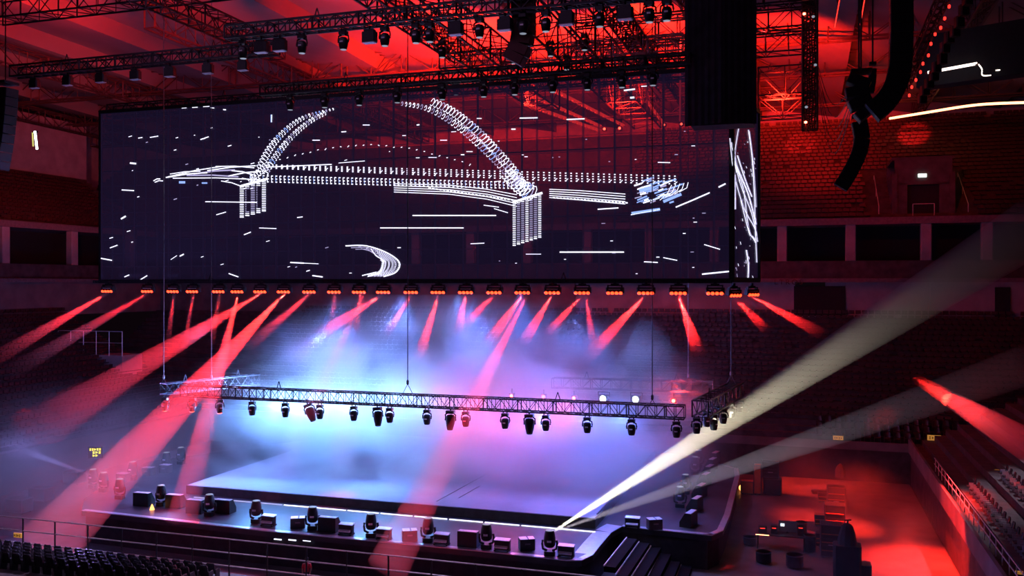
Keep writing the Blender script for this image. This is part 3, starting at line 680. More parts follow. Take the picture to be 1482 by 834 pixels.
# ceiling red strips (seen through the screen)
for i,(p0,p1) in enumerate((((762,137),(870,184)),((805,134),(903,183)),((760,152),(868,190)),((985,55),(984,178)),((936,148),(960,180)),((884,142),(902,158)))):
    mb=MB(); a=W(*p0,72 if i<3 else 76); b=W(*p1,98 if i<3 else 80)
    n=16
    for k in range(n):
        q=a.lerp(b,k/n); q2=a.lerp(b,(k+.62)/n); mb.bar(q,q2,.11 if i<3 else .08)
    mb.bar(a+Vector((0,0,.15)),b+Vector((0,0,.15)),.1)
    mb.obj('red_light_strip','redstrip' ,label=['long dashed red strip light under the ceiling, nearest the left','long dashed red strip light under the ceiling, the middle one','low dashed red strip light farthest from the catwalk','upright red light line beside the black column','short slanting red strip leading to the red lamp pair','shortest red strip near the thick truss'][i],cat='light')
for i,x0 in enumerate((1215,1252)):
    lt_tube('red_rod_light',[(x0,0 if i==0 else -5),(x0-7,40-4*i)],50,.03,'redstrip',['thin slanting red rod light nearer the cable tower','thin slanting red rod light nearer the large speaker'][i],'light')
# ================================================================ CABLES for low trusses
def cable(x,y,bz,ytop,label,D=None,m='rope',r=.03):
    p=W(x,y,D); q=W(x,ytop,D); mb=MB(); mb.bar(p,q,r,5); o=mb.obj('hoist_cable',m,label=label,cat='cable'); 
    s=MB(); s.bar(p,p+Vector((-.28,0,-.55)),.025,4); s.bar(p,p+Vector((.28,0,-.55)),.025,4); s.obj('sling',m,parent=o)
    s=MB(); s.lathe([(.03,-.16),(.08,-.1),(.08,.1),(.03,.16)],8,Matrix.Translation(p+Vector((0,0,.1)))); s.obj('hook',m,parent=o)
d1=atb(590,50.9); d2=atb(944,50.9)
cable(590,556,0,-20,'black hoist cable holding the middle of the front truss',d1,'black')
cable(944,578,0,-20,'black hoist cable holding the right part of the front truss',d2,'black')
cable(1058,543,0,-10,'pale hoist cable above the lamp-crowded right side truss',58)
cable(996,546,0,-10,'thin pale hoist cable at the rear truss',62)
cable(306,548,0,-10,'pale hoist cable with looped slack above the silvery side truss',63.5)
cable(237,548,0,-10,'thin hoist cable at the near end of the silvery side truss',61.4)
# ================================================================ APRON EQUIPMENT
hf=head_proto('floor_moving_head','lens',up=True)
def strobe_proto():
    r=empty('floor_strobe',(0,0,0),0,'x','lamp')
    MB().box((0,0,.32),(.88,.34,.5),bev=.05).obj('housing','black',parent=r)
    mb=MB(); mb.add([(-.44,-.14,.60),(.44,-.14,.60),(.44,.22,.66),(-.44,.22,.66),(-.44,-.14,.57),(.44,-.14,.57),(.44,.22,.57),(-.44,.22,.57)],[(0,1,2,3),(4,7,6,5),(0,4,5,1),(1,5,6,2),(2,6,7,3),(3,7,4,0)]); mb.obj('lid','lid',parent=r)  # pale slab in place of stage light catching the housing top
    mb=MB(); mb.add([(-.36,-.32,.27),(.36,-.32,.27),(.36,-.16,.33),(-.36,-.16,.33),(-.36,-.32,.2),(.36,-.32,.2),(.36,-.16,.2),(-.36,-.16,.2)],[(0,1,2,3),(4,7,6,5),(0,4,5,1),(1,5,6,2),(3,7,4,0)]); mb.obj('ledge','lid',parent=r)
    mb=MB(); mb.box((-.38,0,.04),(.08,.5,.08)); mb.box((.38,0,.04),(.08,.5,.08)); mb.obj('foot_bar','black',parent=r)
    return r
sp=strobe_proto()
def wedge_proto(w,name):
    r=empty(name,(0,0,0),0,'x','loudspeaker')
    mb=MB(); h=.85; d=.75; 
    mb.add([(-w/2,-d/2,0),(w/2,-d/2,0),(w/2,d/2,0),(-w/2,d/2,0),(-w/2,-d/2,h),(w/2,-d/2,h),(w/2,d/2*.1,h),(-w/2,d/2*.1,h),(-w/2,d/2,h*.35),(w/2,d/2,h*.35)],[(0,3,2,1),(0,1,5,4),(4,5,6,7),(7,6,9,8),(8,9,2,3),(0,4,7,8,3),(1,2,9,6,5)])
    mb.obj('cabinet','black',parent=r)
    MB().box((0,-.15,h+.012),(w*.96,.34,.02)).obj('top_plate','lid',parent=r)
    mb=MB(); mb.add([(-w*.46,d*.12,h*.93),(w*.46,d*.12,h*.93),(w*.46,d*.5,h*.37),(-w*.46,d*.5,h*.37)],[(0,1,2,3)]); mb.obj('grille','case',parent=r)
    return r
wg=wedge_proto(1.15,'stage_monitor')
def node_proto():
    r=empty('small_amp_case',(0,0,0),0,'x','case')
    MB().box((0,0,.3),(.85,.6,.6),bev=.04).obj('body','case',parent=r)
    MB().box((-.2,0,.612),(.42,.56,.02)).obj('lid','lid',parent=r); MB().box((.25,0,.612),(.32,.56,.02)).obj('lid','lid',parent=r)
    MB().box((0,-.31,.35),(.3,.02,.08)).obj('handle','alu',parent=r)
    return r
nd=node_proto()
def onapr(x,y): return G(x,y,APR)
cnt={'h':0,'s':0,'w':0,'n':0}
front=[('h',168,727),('w',200,737),('h',228,737),('b',247,740),('w',277,748),('h',298,752),('b',318,748),('h',366,762),('s',384,766),('n',424,770),('h',448,772),('w',470,775),('s',497,779),('h',533,783),('s',552,786),('n',587,789),('h',616,790),('s',636,794),('w',674,797),('h',701,800),('s',724,803),('n',758,802),('h',793,810),('s',817,812),('s',914,769),('n',945,772)]
for k,x,y in front:
    p=onapr(x,y-3)+V*.35
    if k=='h':
        i=cnt['h']; cnt['h']+=1; inst(hf,p,ANG+R()*.4,'upright moving head standing on the apron edge, '+ORD[i]+' from the left','moving heads standing along the apron').scale=(1.4,1.4,1.5); 
    elif k=='s':
        i=cnt['s']; cnt['s']+=1; inst(sp,p,ANG,'low strobe with highlights coloured into lid and ledge on the apron, '+ORD[i]+' from the left','strobes along the apron')
    elif k in'wb':
        i=cnt['w']; cnt['w']+=1; inst(wg,p+V*.2,ANG+.08*R(),'dark monitor speaker on the apron edge, '+ORD[i]+' from the left','monitor speakers along the apron')
    else:
        i=cnt['n']; cnt['n']+=1; inst(nd,p+V*.2,ANG+.5,'small case with two pale lids on the apron, '+ORD[i]+' from the left','small cases along the apron')
# right edge of apron: staggered row
for i,(x,y) in enumerate(((1014,764),(1022,742),(1028,722),(1034,705),(1039,693),(1043,682),(1047,672))):
    p=onapr(x-3,y-2)-U*.6
    o=inst(wg,p,ANG+1.35,'monitor speaker in the staggered row down the right apron edge, '+ORD[i]+' from the viewer','monitor speakers on the right apron edge')
    if i in(1,2,4,5): inst(hf,p-U*1.0+V*.5,ANG,'moving head behind the staggered monitors on the right apron, '+ORD[i]+' from the viewer','moving heads on the right apron edge')
for i,(x,y) in enumerate(((192,695),(241,680),(262,672),(135,707),(150,712))):
    inst(hf,onapr(x,y),ANG,['moving head on the left apron beside the far flat cases','dark moving head on the far left apron corner against blue haze','farthest moving head on the left apron','moving head throwing the thin pale beam at far left','moving head just right of the pale beam source'][i])
for i,(x,y) in enumerate(((178,697),(215,688),(240,684))):
    inst(nd,onapr(x,y),ANG,['nearest','middle','farthest'][i]+' of the flat cases along the left apron edge','cases on the left apron edge')
# traffic cone glow by second head
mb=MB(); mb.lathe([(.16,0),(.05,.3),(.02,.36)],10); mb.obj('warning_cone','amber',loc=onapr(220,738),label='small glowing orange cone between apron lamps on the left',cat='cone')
# ================================================================ GUARD RAIL in front
gr=empty('guard_rail',S(-40,36,2.4),0,'long three-bar guard rail in front of the stage, seen from the stand','railing')
ra0,ra1=-46,-3.5
for k,z in enumerate((4.0,3.36,2.74)):
    mb=MB(); 
    mb.bar(S(ra0,36,z),S(ra1,36,z),.034,6); kid(mb,'rail','steel',gr)
a=ra0
while a<ra1:
    mb=MB(); mb.bar(S(a,36,2.3),S(a,36,4.0),.04,6); kid(mb,'post','black',gr); a+=2.05
mb=MB(); Sbox(mb,-59,-3.4,35.4,36.3,FLOOR,2.3); Sobj(mb,'wall_front_parapet','skirt',kind='structure')
# right stand railing
rr=empty('stand_railing',S(8.8,60,3.0),0,'steel railing stepping along the top of the right stand wall','railing')
for z in(3.75,3.35): 
    mb=MB(); mb.bar(S(8.9,36,z),S(8.9,69,z),.028,6); kid(mb,'rail','steel',rr)
b=36.5
while b<69:
    mb=MB(); mb.bar(S(8.9,b,2.9),S(8.9,b,3.75),.028,6); kid(mb,'post','steel',rr); b+=1.45
# ================================================================ SEATS
def seat_proto(name,m,label,group,arm=None):
    arm=arm or m
    r=empty(name,(0,0,0),0,label,'seat',group)
    MB().box((0,0,.42),(.46,.42,.07),bev=.05).obj('seat',m,parent=r)
    mb=MB(); vs=[]
    n=5
    for (z,y) in((.42,.2),(.62,.25),(.82,.29),(.9,.3)):
        for i in range(n):
            t=i/(n-1)*2-1; w=.22 if z<.85 else .16; vs.append((t*w,y-.05*t*t,z))
    for (z,y) in((.42,.25),(.62,.30),(.82,.34),(.9,.33)):
        for i in range(n):
            t=i/(n-1)*2-1; w=.22 if z<.85 else .16; vs.append((t*w,y-.05*t*t,z))
    fs=[]
    for k in range(3):
        for i in range(n-1):
            q=k*n+i; fs+=[(q,q+1,q+n+1,q+n),(20+q+1,20+q,20+q+n,20+q+n+1)]
    for i in range(n-1): fs.append((15+i,16+i,36+i,35+i))
    for k in range(3): fs+=[(k*n,(k+1)*n,20+(k+1)*n,20+k*n),(k*n+4,20+k*n+4,20+(k+1)*n+4,(k+1)*n+4)]
    mb.add(vs,fs); mb.obj('backrest',m,parent=r,smooth=False)
    for q in(-.25,.25): MB().box((q,.08,.3),(.04,.3,.6)).obj('armrest',arm,parent=r)
    return r
ns=seat_proto('stadium_seat','nseat','x','x')
n=0
for row in range(5):
    bq=34.85-.9*row; z=2.4+.2*row
    for i in range(26):
        a=-41+.62*i+.3*(row%2)
        p=S(a,bq,z+.012); D=p.y; px=CX+p.x/D*F
        if px<-20 or px>400 : continue
        inst(ns,p,ANG+math.pi,'dark stand seat seen from behind at the lower left, row '+['nearest the guard rail','second from the guard rail','third from the guard rail','fourth from the guard rail','fifth from the guard rail'][row],'dark seats at the lower left, row '+ORD[row]); n+=1
rs=seat_proto('tier_seat','nseat','x','x','steel')  # pale armrests stand in for glints of light on the seats
for row in range(4):
    a=9.14+.877*(row*2+1); z=2.5+.476*(row*2+1)
    for i in range(24):
        b=37.5+i*1.05; p=S(a,b,z+.012)
        if CX+p.x/p.y*F>1500 or HY+(CAMZ-p.z)/p.y*F>850: continue
        inst(rs,p,ANG-math.pi/2,'dark seat with pale painted glints beyond the right railing, '+['row nearest the railing','second row from the railing','third row from the railing','fourth row from the railing'][row],'seats beyond the right railing, row '+ORD[row]); n+=1
bs=seat_proto('red_lit_seat','seat','x','x')
for row in range(3):
    for i in range(26):
        b=81.78+.732*row; z=2.5+.476*row; a=1.5+.78*i; p=S(a,b,z+.012)
        inst(bs,p,ANG,'red-lit seat low in the stand behind the stage, '+['front row','second row','third row'][row],'red-lit seats behind the stage, '+['front','second','third'][row]+' row'); n+=1
# the far masses of seats
def seats_stuff(name,rows,m,label):
    mb=MB()
    for (fix,z,l0,l1,axis,back,st_) in rows:
        x=l0+R()*st_
        while x<l1:
            if R()>.03:
                if axis=='b': mb.box((x,fix,z+.42),(st_*.8,.42,.08)); mb.box((x,fix+back*.24,z+.58),(st_*.8,.07,.34))
                else: mb.box((fix,x,z+.42),(.42,st_*.8,.08)); mb.box((fix+back*.24,x,z+.58),(.07,st_*.8,.34))
            x+=st_
    return Sobj(mb,name,m,kind='stuff',label=label,cat='seats')
rowsB=[(81.4+16.1*(i+.5)/NB,2.5+10*i/(NB-1),-58,28,'b',1,.62) for i in range(3,NB)]
seats_stuff('back_stand_seats',rowsB,'seat','dark rows of seats filling the lower stand behind the stage')
rowsL=[(-60-19.5*(i+.5)/NL,2.5+10*i/(NL-1),52,81,'a',-1,.62) for i in range(0,NL)]
seats_stuff('left_stand_seats',rowsL,'seat','dark rows of seats in the lower stand at the left')
rowsR=[(8.7+19.3*(i+.5)/NL,2.5+10*i/(NL-1),40,81,'a',1,.62) for i in range(9,NL)]
seats_stuff('right_stand_seats',rowsR,'nseat','dark seats higher in the stand beyond the right railing')
rowsU=[]
for i in range(UB):
    b_=99.2+21.8*(i+.5)/UB; z=22.6+13.4*i/(UB-1)
    if i<11: rowsU+=[(b_,z,-20,6.6,'b',1,.7),(b_,z,16.6,48,'b',1,.7)]
    else: rowsU.append((b_,z,-20,48,'b',1,.7))
seats_stuff('upper_stand_seats',rowsU,'seat','red-lit rows of seats in the upper stand above the white-edged suites')
rowsUL=[(-81-22*(i+.5)/UB,22.6+13.4*i/(UB-1),45,97,'a',-1,.7) for i in range(0,13)]
seats_stuff('upper_left_seats',rowsUL,'seat','dim rows of seats in the upper stand at the left')
# vomitory doorway in the upper stand (right)
vm=empty('stand_doorway',S(11.9,101,22.9),ANG,'concrete stair doorway with dark opening in the upper right seating','doorway')
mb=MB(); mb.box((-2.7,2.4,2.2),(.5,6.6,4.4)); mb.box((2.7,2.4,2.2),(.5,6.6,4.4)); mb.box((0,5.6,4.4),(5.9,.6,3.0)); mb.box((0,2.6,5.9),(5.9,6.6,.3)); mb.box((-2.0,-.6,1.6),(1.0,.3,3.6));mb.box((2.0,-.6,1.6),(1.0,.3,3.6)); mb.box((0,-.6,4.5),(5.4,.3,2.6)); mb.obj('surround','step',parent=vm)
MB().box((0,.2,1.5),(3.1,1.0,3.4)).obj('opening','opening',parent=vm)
MB().box((-.1,-.85,4.1),(.8,.12,.35),bev=.03).obj('exit_light','exitw',parent=vm)
for s in(-1,1):
    mb=MB()
    mb.bar((s*4.2,-.5,0),(s*4.2,-.5,1.1),.05); mb.bar((s*4.2,-.5,1.1),(s*4.2,6,5.0),.05); mb.bar((s*4.2,6,3.9),(s*4.2,6,5.0),.05); mb.bar((s*4.2,3,2),(s*4.2,3,3.1),.04); mb.obj('handrail','steel',parent=vm)
mb=MB(); mb.bar((-1.0,-1.0,0),(-1.0,-1.0,1.2),.04); mb.bar((1.0,-1,0),(1.0,-1,1.2),.04); mb.bar((-1,-1,1.2),(1,-1,1.2),.04); mb.obj('barrier','steel',parent=vm)
# left entrance balcony (60-185, 510-560)
lb=empty('entrance_balcony',W(130,560,95),ANG,'pale entrance block with railing on top among the left seats','balcony')
mb=MB(); wv=7.6; hv=3.6; mb.box((0,1.5,hv/2-.2),(wv*1.1,3,hv)); mb.obj('wall','wallp',parent=lb)
mb=MB(); mb.bar((-wv*.55,0,hv+2.3),(wv*.55,0,hv+2.3),.05)
mb.bar((-wv*.55,0,hv+1.1),(wv*.55,0,hv+1.1),.03)
for i in range(6): mb.bar((-wv*.55+wv*1.1*i/5,0,hv-.3),(-wv*.55+wv*1.1*i/5,0,hv+2.3),.04)
mb.obj('railing','steel',parent=lb)
mb=MB(); mb.lathe([(.5,0),(.5,.05)],20,Matrix.Translation((-.5,0,1.6))@Matrix.Rotation(math.pi/2,4,'X')); mb.obj('round_emblem','skirt',parent=lb)
mb=MB(); mb.tube([(-.5+.3*math.cos(t*.5),-.08,1.6+.3*math.sin(t*.5)) for t in range(2,12)],.05,5); mb.obj('emblem_ring','boxw',parent=lb)
mb=MB(); mb.add([(-.9,-.1,.15),(0,-.1,.15),(-.2,-.1,-.05),(-.7,-.1,-.05)],[(0,1,2,3)]); mb.obj('small_light','lens',parent=lb)
lg=empty('stair_glazing',W(116,563,94),ANG,'pale blue lit stair windows below the left entrance block','window')
for i,(x0,x1,y1) in enumerate(((104,109,572),(110,115,585),(116,122,583),(123,128,591))):
    p0=W(x0,565,94)-W(116,563,94); p1=W(x1,y1,94)-W(116,563,94); MB().box(((p0.x+p1.x)/2,0,(p0.z+p1.z)/2),(p1.x-p0.x,.1,p0.z-p1.z)).obj('glass_panel','skyglass',parent=lg)
# scoreboard-like dark fascia band across back (y=560)
# ================================================================ SIGNS
def sign(name,p,w,h,rz,face,textm,lines,label,bars=True):
    r=empty(name,p,rz,label,'sign'); MB().box((0,0,0),(w,.08,h),bev=.02).obj('board',face,parent=r)
    mb=MB(); ln=len(lines)
    for j,pat in enumerate(lines):
        z=h*(.5-(j+.5)/ln)*.8; x=-w*.42; cw_=w*.84/len(pat)
        for ch in pat:
            if ch=='1': mb.box((x+cw_*.5,-.055,z),(cw_*.62,.02,h/ln*.16)); mb.box((x+cw_*.3,-.055,z-.0),(cw_*.18,.02,h/ln*.5))
            elif ch=='2': mb.box((x+cw_*.5,-.055,z+h/ln*.15),(cw_*.62,.02,h/ln*.12)); mb.box((x+cw_*.5,-.055,z),(cw_*.16,.02,h/ln*.5)); mb.box((x+cw_*.5,-.055,z-h/ln*.2),(cw_*.62,.02,h/ln*.12))
            x+=cw_
    mb.obj('lettering',textm,parent=r); return r
sign('glowing_sign',W(138,655,66),1.0,.85,ANG+.45,'opening','exit',['22122','0212','0110'],'glowing yellow lettered sign low in the haze at the left',)
sign('glowing_sign',G(1386,758,1.35)+U*-.0,.95,1.2,ANG+math.pi/2-.1 if False else ANG-math.pi/2,'opening','exit',['221','121','010'],'yellow glowing sign on the red-lit wall under the right railing')
for i,(x,y,w_,D,lab) in enumerate(((1213,634,14,70,'small amber section sign left of centre on the stand wall behind the floor'),(1352,634,18,68,'wide amber section sign on the dark wall at the right'),(1449,684,17,58,'orange section sign at the foot of the upper right rows'),(26,775,15,46,'red-orange framed sign at the lower left'),(1475,829,10,40,'amber sign in the bottom right corner'))):
    p=W(x,y,D)
    if i in(0,1): p=B(x,y,81.1-.0) if i==0 else B(x,y,81.1)
    if i==0: p=B(x,y,81.05)
    if i==1: p=B(x,y,81.05)
    if i in(0,1): w_=w_*atb(x,81.1)/F
    else: w_=w_*D/F
    sign('section_sign',p,w_,w_*.42,ANG,'signface','signtext',['2121' if i<2 else '1212'],lab)
# fascia lettering
tx=bpy.data.curves.new('fascia_lettering','FONT'); tx.body='LTROS'; tx.size=.75; tx.extrude=.02; tx.align_x='CENTER'; tx.space_character=1.4
o=bpy.data.objects.new('tmp',tx); C.objects.link(o); me=bpy.data.meshes.new_from_object(o); bpy.data.objects.remove(o); o=bpy.data.objects.new('fascia_lettering',me); C.objects.link(o); me.materials.clear(); me.materials.append(M['signtext']); o.location=B(1141,412,97.1); o.rotation_euler=(math.pi/2,0,ANG); tag(o,'dark lettering on the pale fascia band right of the screen','lettering')
# ================================================================ FLIGHT CASES etc on the right
def case(p,w,d,h,label,rz=ANG,m='case',cat='case',group=None,rack=False,shelves=0):
    r=empty('flight_case',p,rz,label,cat,group)
    MB().box((0,0,h/2+.1),(w,d,h-.1),bev=.03).obj('body',m,parent=r)
    mb=MB()
    for sx in(-1,1):
        for sy in(-1,1): mb.bar((sx*w/2,sy*d/2,.1),(sx*w/2,sy*d/2,h+.05),.03)
    for z in(.13,h+.04):
        for sy in(-1,1): mb.bar((-w/2,sy*d/2,z),(w/2,sy*d/2,z),.03)
        for sx in(-1,1): mb.bar((sx*w/2,-d/2,z),(sx*w/2,d/2,z),.03)
    mb.obj('edging','alu',parent=r)
    for sx in(-1,1):
        for sy in(-1,1): MB().lathe([(.06,-.025),(.06,.025)],10,Matrix.Translation((sx*(w/2-.12),sy*(d/2-.12),.06))@Matrix.Rotation(math.pi/2,4,'X')).obj('castor','black',parent=r)
    if rack:
        for k in range(3): MB().box((0,-d/2-.01,h*.3+k*h*.2),(w*.8,.03,h*.13)).obj('rack_unit','black',parent=r)
        MB().box((0,-d/2-.03,h*.42),(w*.3,.03,.05)).obj('label_plate','boxw',parent=r)
    for k in range(shelves): MB().box((0,-d/2-.02,h*(k+1)/(shelves+1)),(w*.9,.08,.06)).obj('shelf','casered',parent=r)
    return r
c0=G(1118,716,FLOOR)
case(c0,1.35,.9,1.25,'dark lower equipment case beneath the glass-fronted rack at the right of the stage')
case(c0+Vector((-.15,0,1.3)),1.25,.85,1.3,'rack with bright edges standing on the dark case right of the stage',rack=True)
case(c0+Vector((-1.15,.1,0)),.55,.8,2.3,'tall narrow orange case left of the bright-edged rack',m='casered')
case(c0+Vector((-1.95,.2,0)),.95,.8,1.0,'low orange case beside the amber beacon',m='casered')
mb=MB(); mb.lathe([(.1,0),(.2,.12),(.2,.3),(.1,.42)],12); mb.obj('beacon','amber',loc=G(1073,712,FLOOR)+Vector((0,0,.1)),label='round glowing amber beacon on the floor by the stage corner',cat='light')
c1=G(1207,770,FLOOR)
for i,(x,y,h) in enumerate(((1210,738,1.7),(1208,772,1.9),(1203,806,2.0))):
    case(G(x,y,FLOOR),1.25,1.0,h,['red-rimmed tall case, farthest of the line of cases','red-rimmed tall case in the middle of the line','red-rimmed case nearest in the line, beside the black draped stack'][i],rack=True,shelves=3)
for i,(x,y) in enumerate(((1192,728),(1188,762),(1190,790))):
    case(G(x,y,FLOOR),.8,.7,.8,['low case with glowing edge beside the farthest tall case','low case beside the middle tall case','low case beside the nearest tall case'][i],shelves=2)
# black draped stack / figure-like cover
dr=empty('draped_stack',G(1226,836,FLOOR),ANG,'black cloth-covered equipment stack against the red floor','cover')
mb=MB(); mb.box((0,0,.95),(1.5,1.1,1.9),bev=.12); mb.obj('draped_box','cloth',parent=dr)
mb=MB(); mb.lathe([(.52,1.9),(.5,2.2),(.42,2.6),(.3,2.95),(.2,3.05),(.08,3.1)],10); mb.obj('peak','cloth',parent=dr)
mb=MB(); mb.bar((0,0,3.0),(.05,0,3.3),.06); mb.bar((-.15,0,3.25),(.22,0,3.3),.05); mb.obj('handle','black',parent=dr)
mb=MB(); mb.box((.85,.3,.35),(.9,1.0,.9),bev=.08); mb.obj('side_cover','cloth',parent=dr)
mb=MB(); mb.lathe([(.42,0),(.4,.5),(.25,.85),(.08,1.05)],10); mb.obj('small_cover','cloth',loc=G(1216,712,FLOOR)+Vector((0,0,1.2)),label='peaked black cover on top of the farthest tall case',cat='cover')
# flat trays
mb=MB(); mb.box((0,0,.3),(1.9,.7,.08)); t_=mb.obj('equipment_tray','alu',loc=G(1192,716,FLOOR),rz=ANG,label='flat pale tray lying behind the line of tall cases',cat='tray'); MB().box((0,0,.14),(1.7,.5,.28)).obj('legs_frame','case',parent=t_)
# technician table with monitors
tb=empty('control_table',G(1130,795,FLOOR),ANG,'cluttered dark control table with glowing edge in front of the red floor','table')
MB().box((0,0,.95),(3.0,1.1,.06)).obj('table_top','case',parent=tb)
for sx in(-1.4,1.4):
    for sy in(-.45,.45): MB().bar((sx,sy,0),(sx,sy,.93),.04).obj('leg','black',parent=tb)
MB().bar((-1.5,-.56,.95),(-.7,-.56,.95),.03).obj('edge_light','ribbon',parent=tb)
mn=empty('computer_monitor',G(1130,795,FLOOR)+Vector((.45,.1,.99)),ANG,'small bright-spotted monitor on the control table','monitor')
MB().box((0,0,.42),(1.1,.08,.7),bev=.02).obj('bezel','wallp',parent=mn); MB().box((-.3,-.05,.5),(.22,.02,.16)).obj('screen','screenlap',parent=mn); MB().bar((0,0,0),(0,0,.1),.06).obj('stand','black',parent=mn)
for i,(dx,dz,w,h) in enumerate(((-1.1,.99,.5,.4),(-.4,.99,.4,.5),(1.2,.99,.4,.7))):
    o=MB().box((0,0,h/2),(w,.4,h),bev=.03).obj('control_unit','case',loc=G(1130,795,FLOOR)+U*dx+Vector((0,0,dz)),rz=ANG,label=['low control unit at the left end of the table','middle control unit on the table','tall control unit at the right end of the table'][i],cat='control unit')
    MB().box((0,-.21,h*.7),(w*.6,.02,.04)).obj('display','redstrip',parent=o)
# stools / drum-like items
for i,(x,y,r_,h) in enumerate(((1105,815,.45,.7),(1150,822,.5,.8),(1172,800,.35,1.1),(1085,790,.4,.6),(1160,775,.35,.9))):
    b_=empty('equipment_drum',G(x,y,FLOOR),0,['round dark drum at the far left of the clutter','big round dark drum below the control table','slim tall drum next to the tall cases','small round drum near the apron corner','small drum behind the control table'][i],'drum')
    MB().lathe([(r_*.96,.1),(r_,.14),(r_,h-.04),(r_*.96,h)],18).obj('shell','case',parent=b_)
    MB().lathe([(r_*1.03,h-.06),(r_*1.03,h)],18).obj('rim','alu',parent=b_); 
    m=MB()
    for k in range(3): m.bar((r_*.8*math.cos(k*2.1),r_*.8*math.sin(k*2.1),0),(r_*.6*math.cos(k*2.1),r_*.6*math.sin(k*2.1),.3),.025)
    m.obj('feet','black',parent=b_)
# cases on the far left floor
for i,(x,y) in enumerate(((60,725),(28,742),(108,700))):
    case(G(x,y,FLOOR),1.5,1.0,1.0,['dark case on the floor left of the stage','dark case near the left border','dark case below the pale beam at far left'][i])
# ================================================================ PERSON
def person(loc,rz,label):
    r=empty('person',loc,rz,label,'person')
    pts={ 'pel':(0,0,.95,.15),'wa':(0,0,1.08,.13),'ch':(0,.01,1.3,.16),'nk':(0,0,1.46,.065),'hd':(0,-.01,1.56,.085),'ht':(0,0,1.68,.09),
     'ls':(-.17,0,1.40,.07),'le':(-.24,.02,1.14,.045),'lw':(-.22,-.12,.94,.032),'rs':(.17,0,1.40,.07),'re':(.25,.0,1.14,.045),'rw':(.2,-.16,.98,.032),
     'lh':(-.09,0,.9,.1),'lk':(-.1,-.02,.5,.065),'la':(-.1,.02,.09,.045),'lt':(-.11,-.14,.04,.04),'rh':(.09,0,.9,.1),'rk':(.11,-.03,.5,.065),'ra':(.11,.02,.09,.045),'rt':(.12,-.14,.04,.04)}
    E=[('pel','wa'),('wa','ch'),('ch','nk'),('nk','hd'),('hd','ht'),('ch','ls'),('ls','le'),('le','lw'),('ch','rs'),('rs','re'),('re','rw'),('pel','lh'),('lh','lk'),('lk','la'),('la','lt'),('pel','rh'),('rh','rk'),('rk','ra'),('ra','rt')]
    for s,w in((-1,'lw'),(1,'rw')):
        x,y,z,_=pts[w]; pts['p'+w]=(x,y-.05,z-.04,.028); E.append((w,'p'+w))
        for f in range(4):
            nm=w+str(f); o_=(-.024+.016*f); L=(.05,.058,.054,.042)[f]
            pts[nm]=(x+o_,y-.09,z-.07,.0095); pts[nm+'b']=(x+o_,y-.09-L*.5,z-.10-L*.4,.008); E+=[('p'+w,nm),(nm,nm+'b')]
        pts[w+'t']=(x-s*.035,y-.06,z-.06,.011); pts[w+'u']=(x-s*.045,y-.09,z-.085,.009); E+=[(w,w+'t'),(w+'t',w+'u')]
    ks=list(pts); me=bpy.data.meshes.new('body'); me.from_pydata([pts[k][:3] for k in ks],[(ks.index(a),ks.index(b)) for a,b in E],[])
    o=bpy.data.objects.new('body',me); C.objects.link(o); o.parent=r; me.materials.append(M['skin'])
    md=o.modifiers.new('s','SKIN'); 
    if not me.skin_vertices: bpy.context.view_layer.objects.active=o
    for i,k in enumerate(ks): me.skin_vertices[0].data[i].radius=(pts[k][3],)*2
    me.skin_vertices[0].data[0].use_root=True
    o.modifiers.new('d','SUBSURF').levels=1; o.modifiers['d'].render_levels=1
    mb=MB(); mb.lathe([(.155,.9),(.165,1.0),(.16,1.12),(.19,1.3),(.185,1.4),(.1,1.47),(.07,1.49)],14,Matrix.Diagonal((1,.78,1,1)))
    for s in(-1,1): mb.bar((s*.15,0,1.42),(s*.225,.01,1.2),.085,8,.062)
    mb.obj('shirt','shirt',parent=r,smooth=True)
    mb=MB(); mb.lathe([(.16,.82),(.17,.95),(.165,1.0)],14,Matrix.Diagonal((1,.8,1,1)))
    for s in(-1,1): mb.tube([(s*.085,0,.9),(s*.1,-.02,.5),(s*.105,.02,.1)],[.105,.085,.07],8)
    mb.obj('trousers','trouser',parent=r,smooth=True)
    mb=MB(); mb.lathe([(.1,1.63),(.108,1.68),(.095,1.75),(.05,1.785)],12,Matrix.Translation((0,.015,0))); mb.obj('hair','hair',parent=r,smooth=True)
    mb=MB(); mb.box((0,-.105,1.6),(.022,.035,.04)); mb.box((-.095,0,1.61),(.02,.035,.055)); mb.box((.095,0,1.61),(.02,.035,.055)); mb.obj('nose_and_ears','skin',parent=r)
    mb=MB(); mb.box((-.035,-.09,1.635),(.022,.012,.01)); mb.box((.035,-.09,1.635),(.022,.012,.01)); mb.box((0,-.088,1.565),(.045,.01,.008)); mb.obj('eyes_and_mouth','hair',parent=r)
    for s in(-1,1): mb=MB(); mb.box((s*.11,-.05,.045),(.1,.28,.09),bev=.03); mb.obj('shoe','black',parent=r)
    return r
pl=B(444,806,43.4); pl.z=FLOOR
person(pl,ANG+.4,'person in red shirt standing on the floor behind the guard rail')
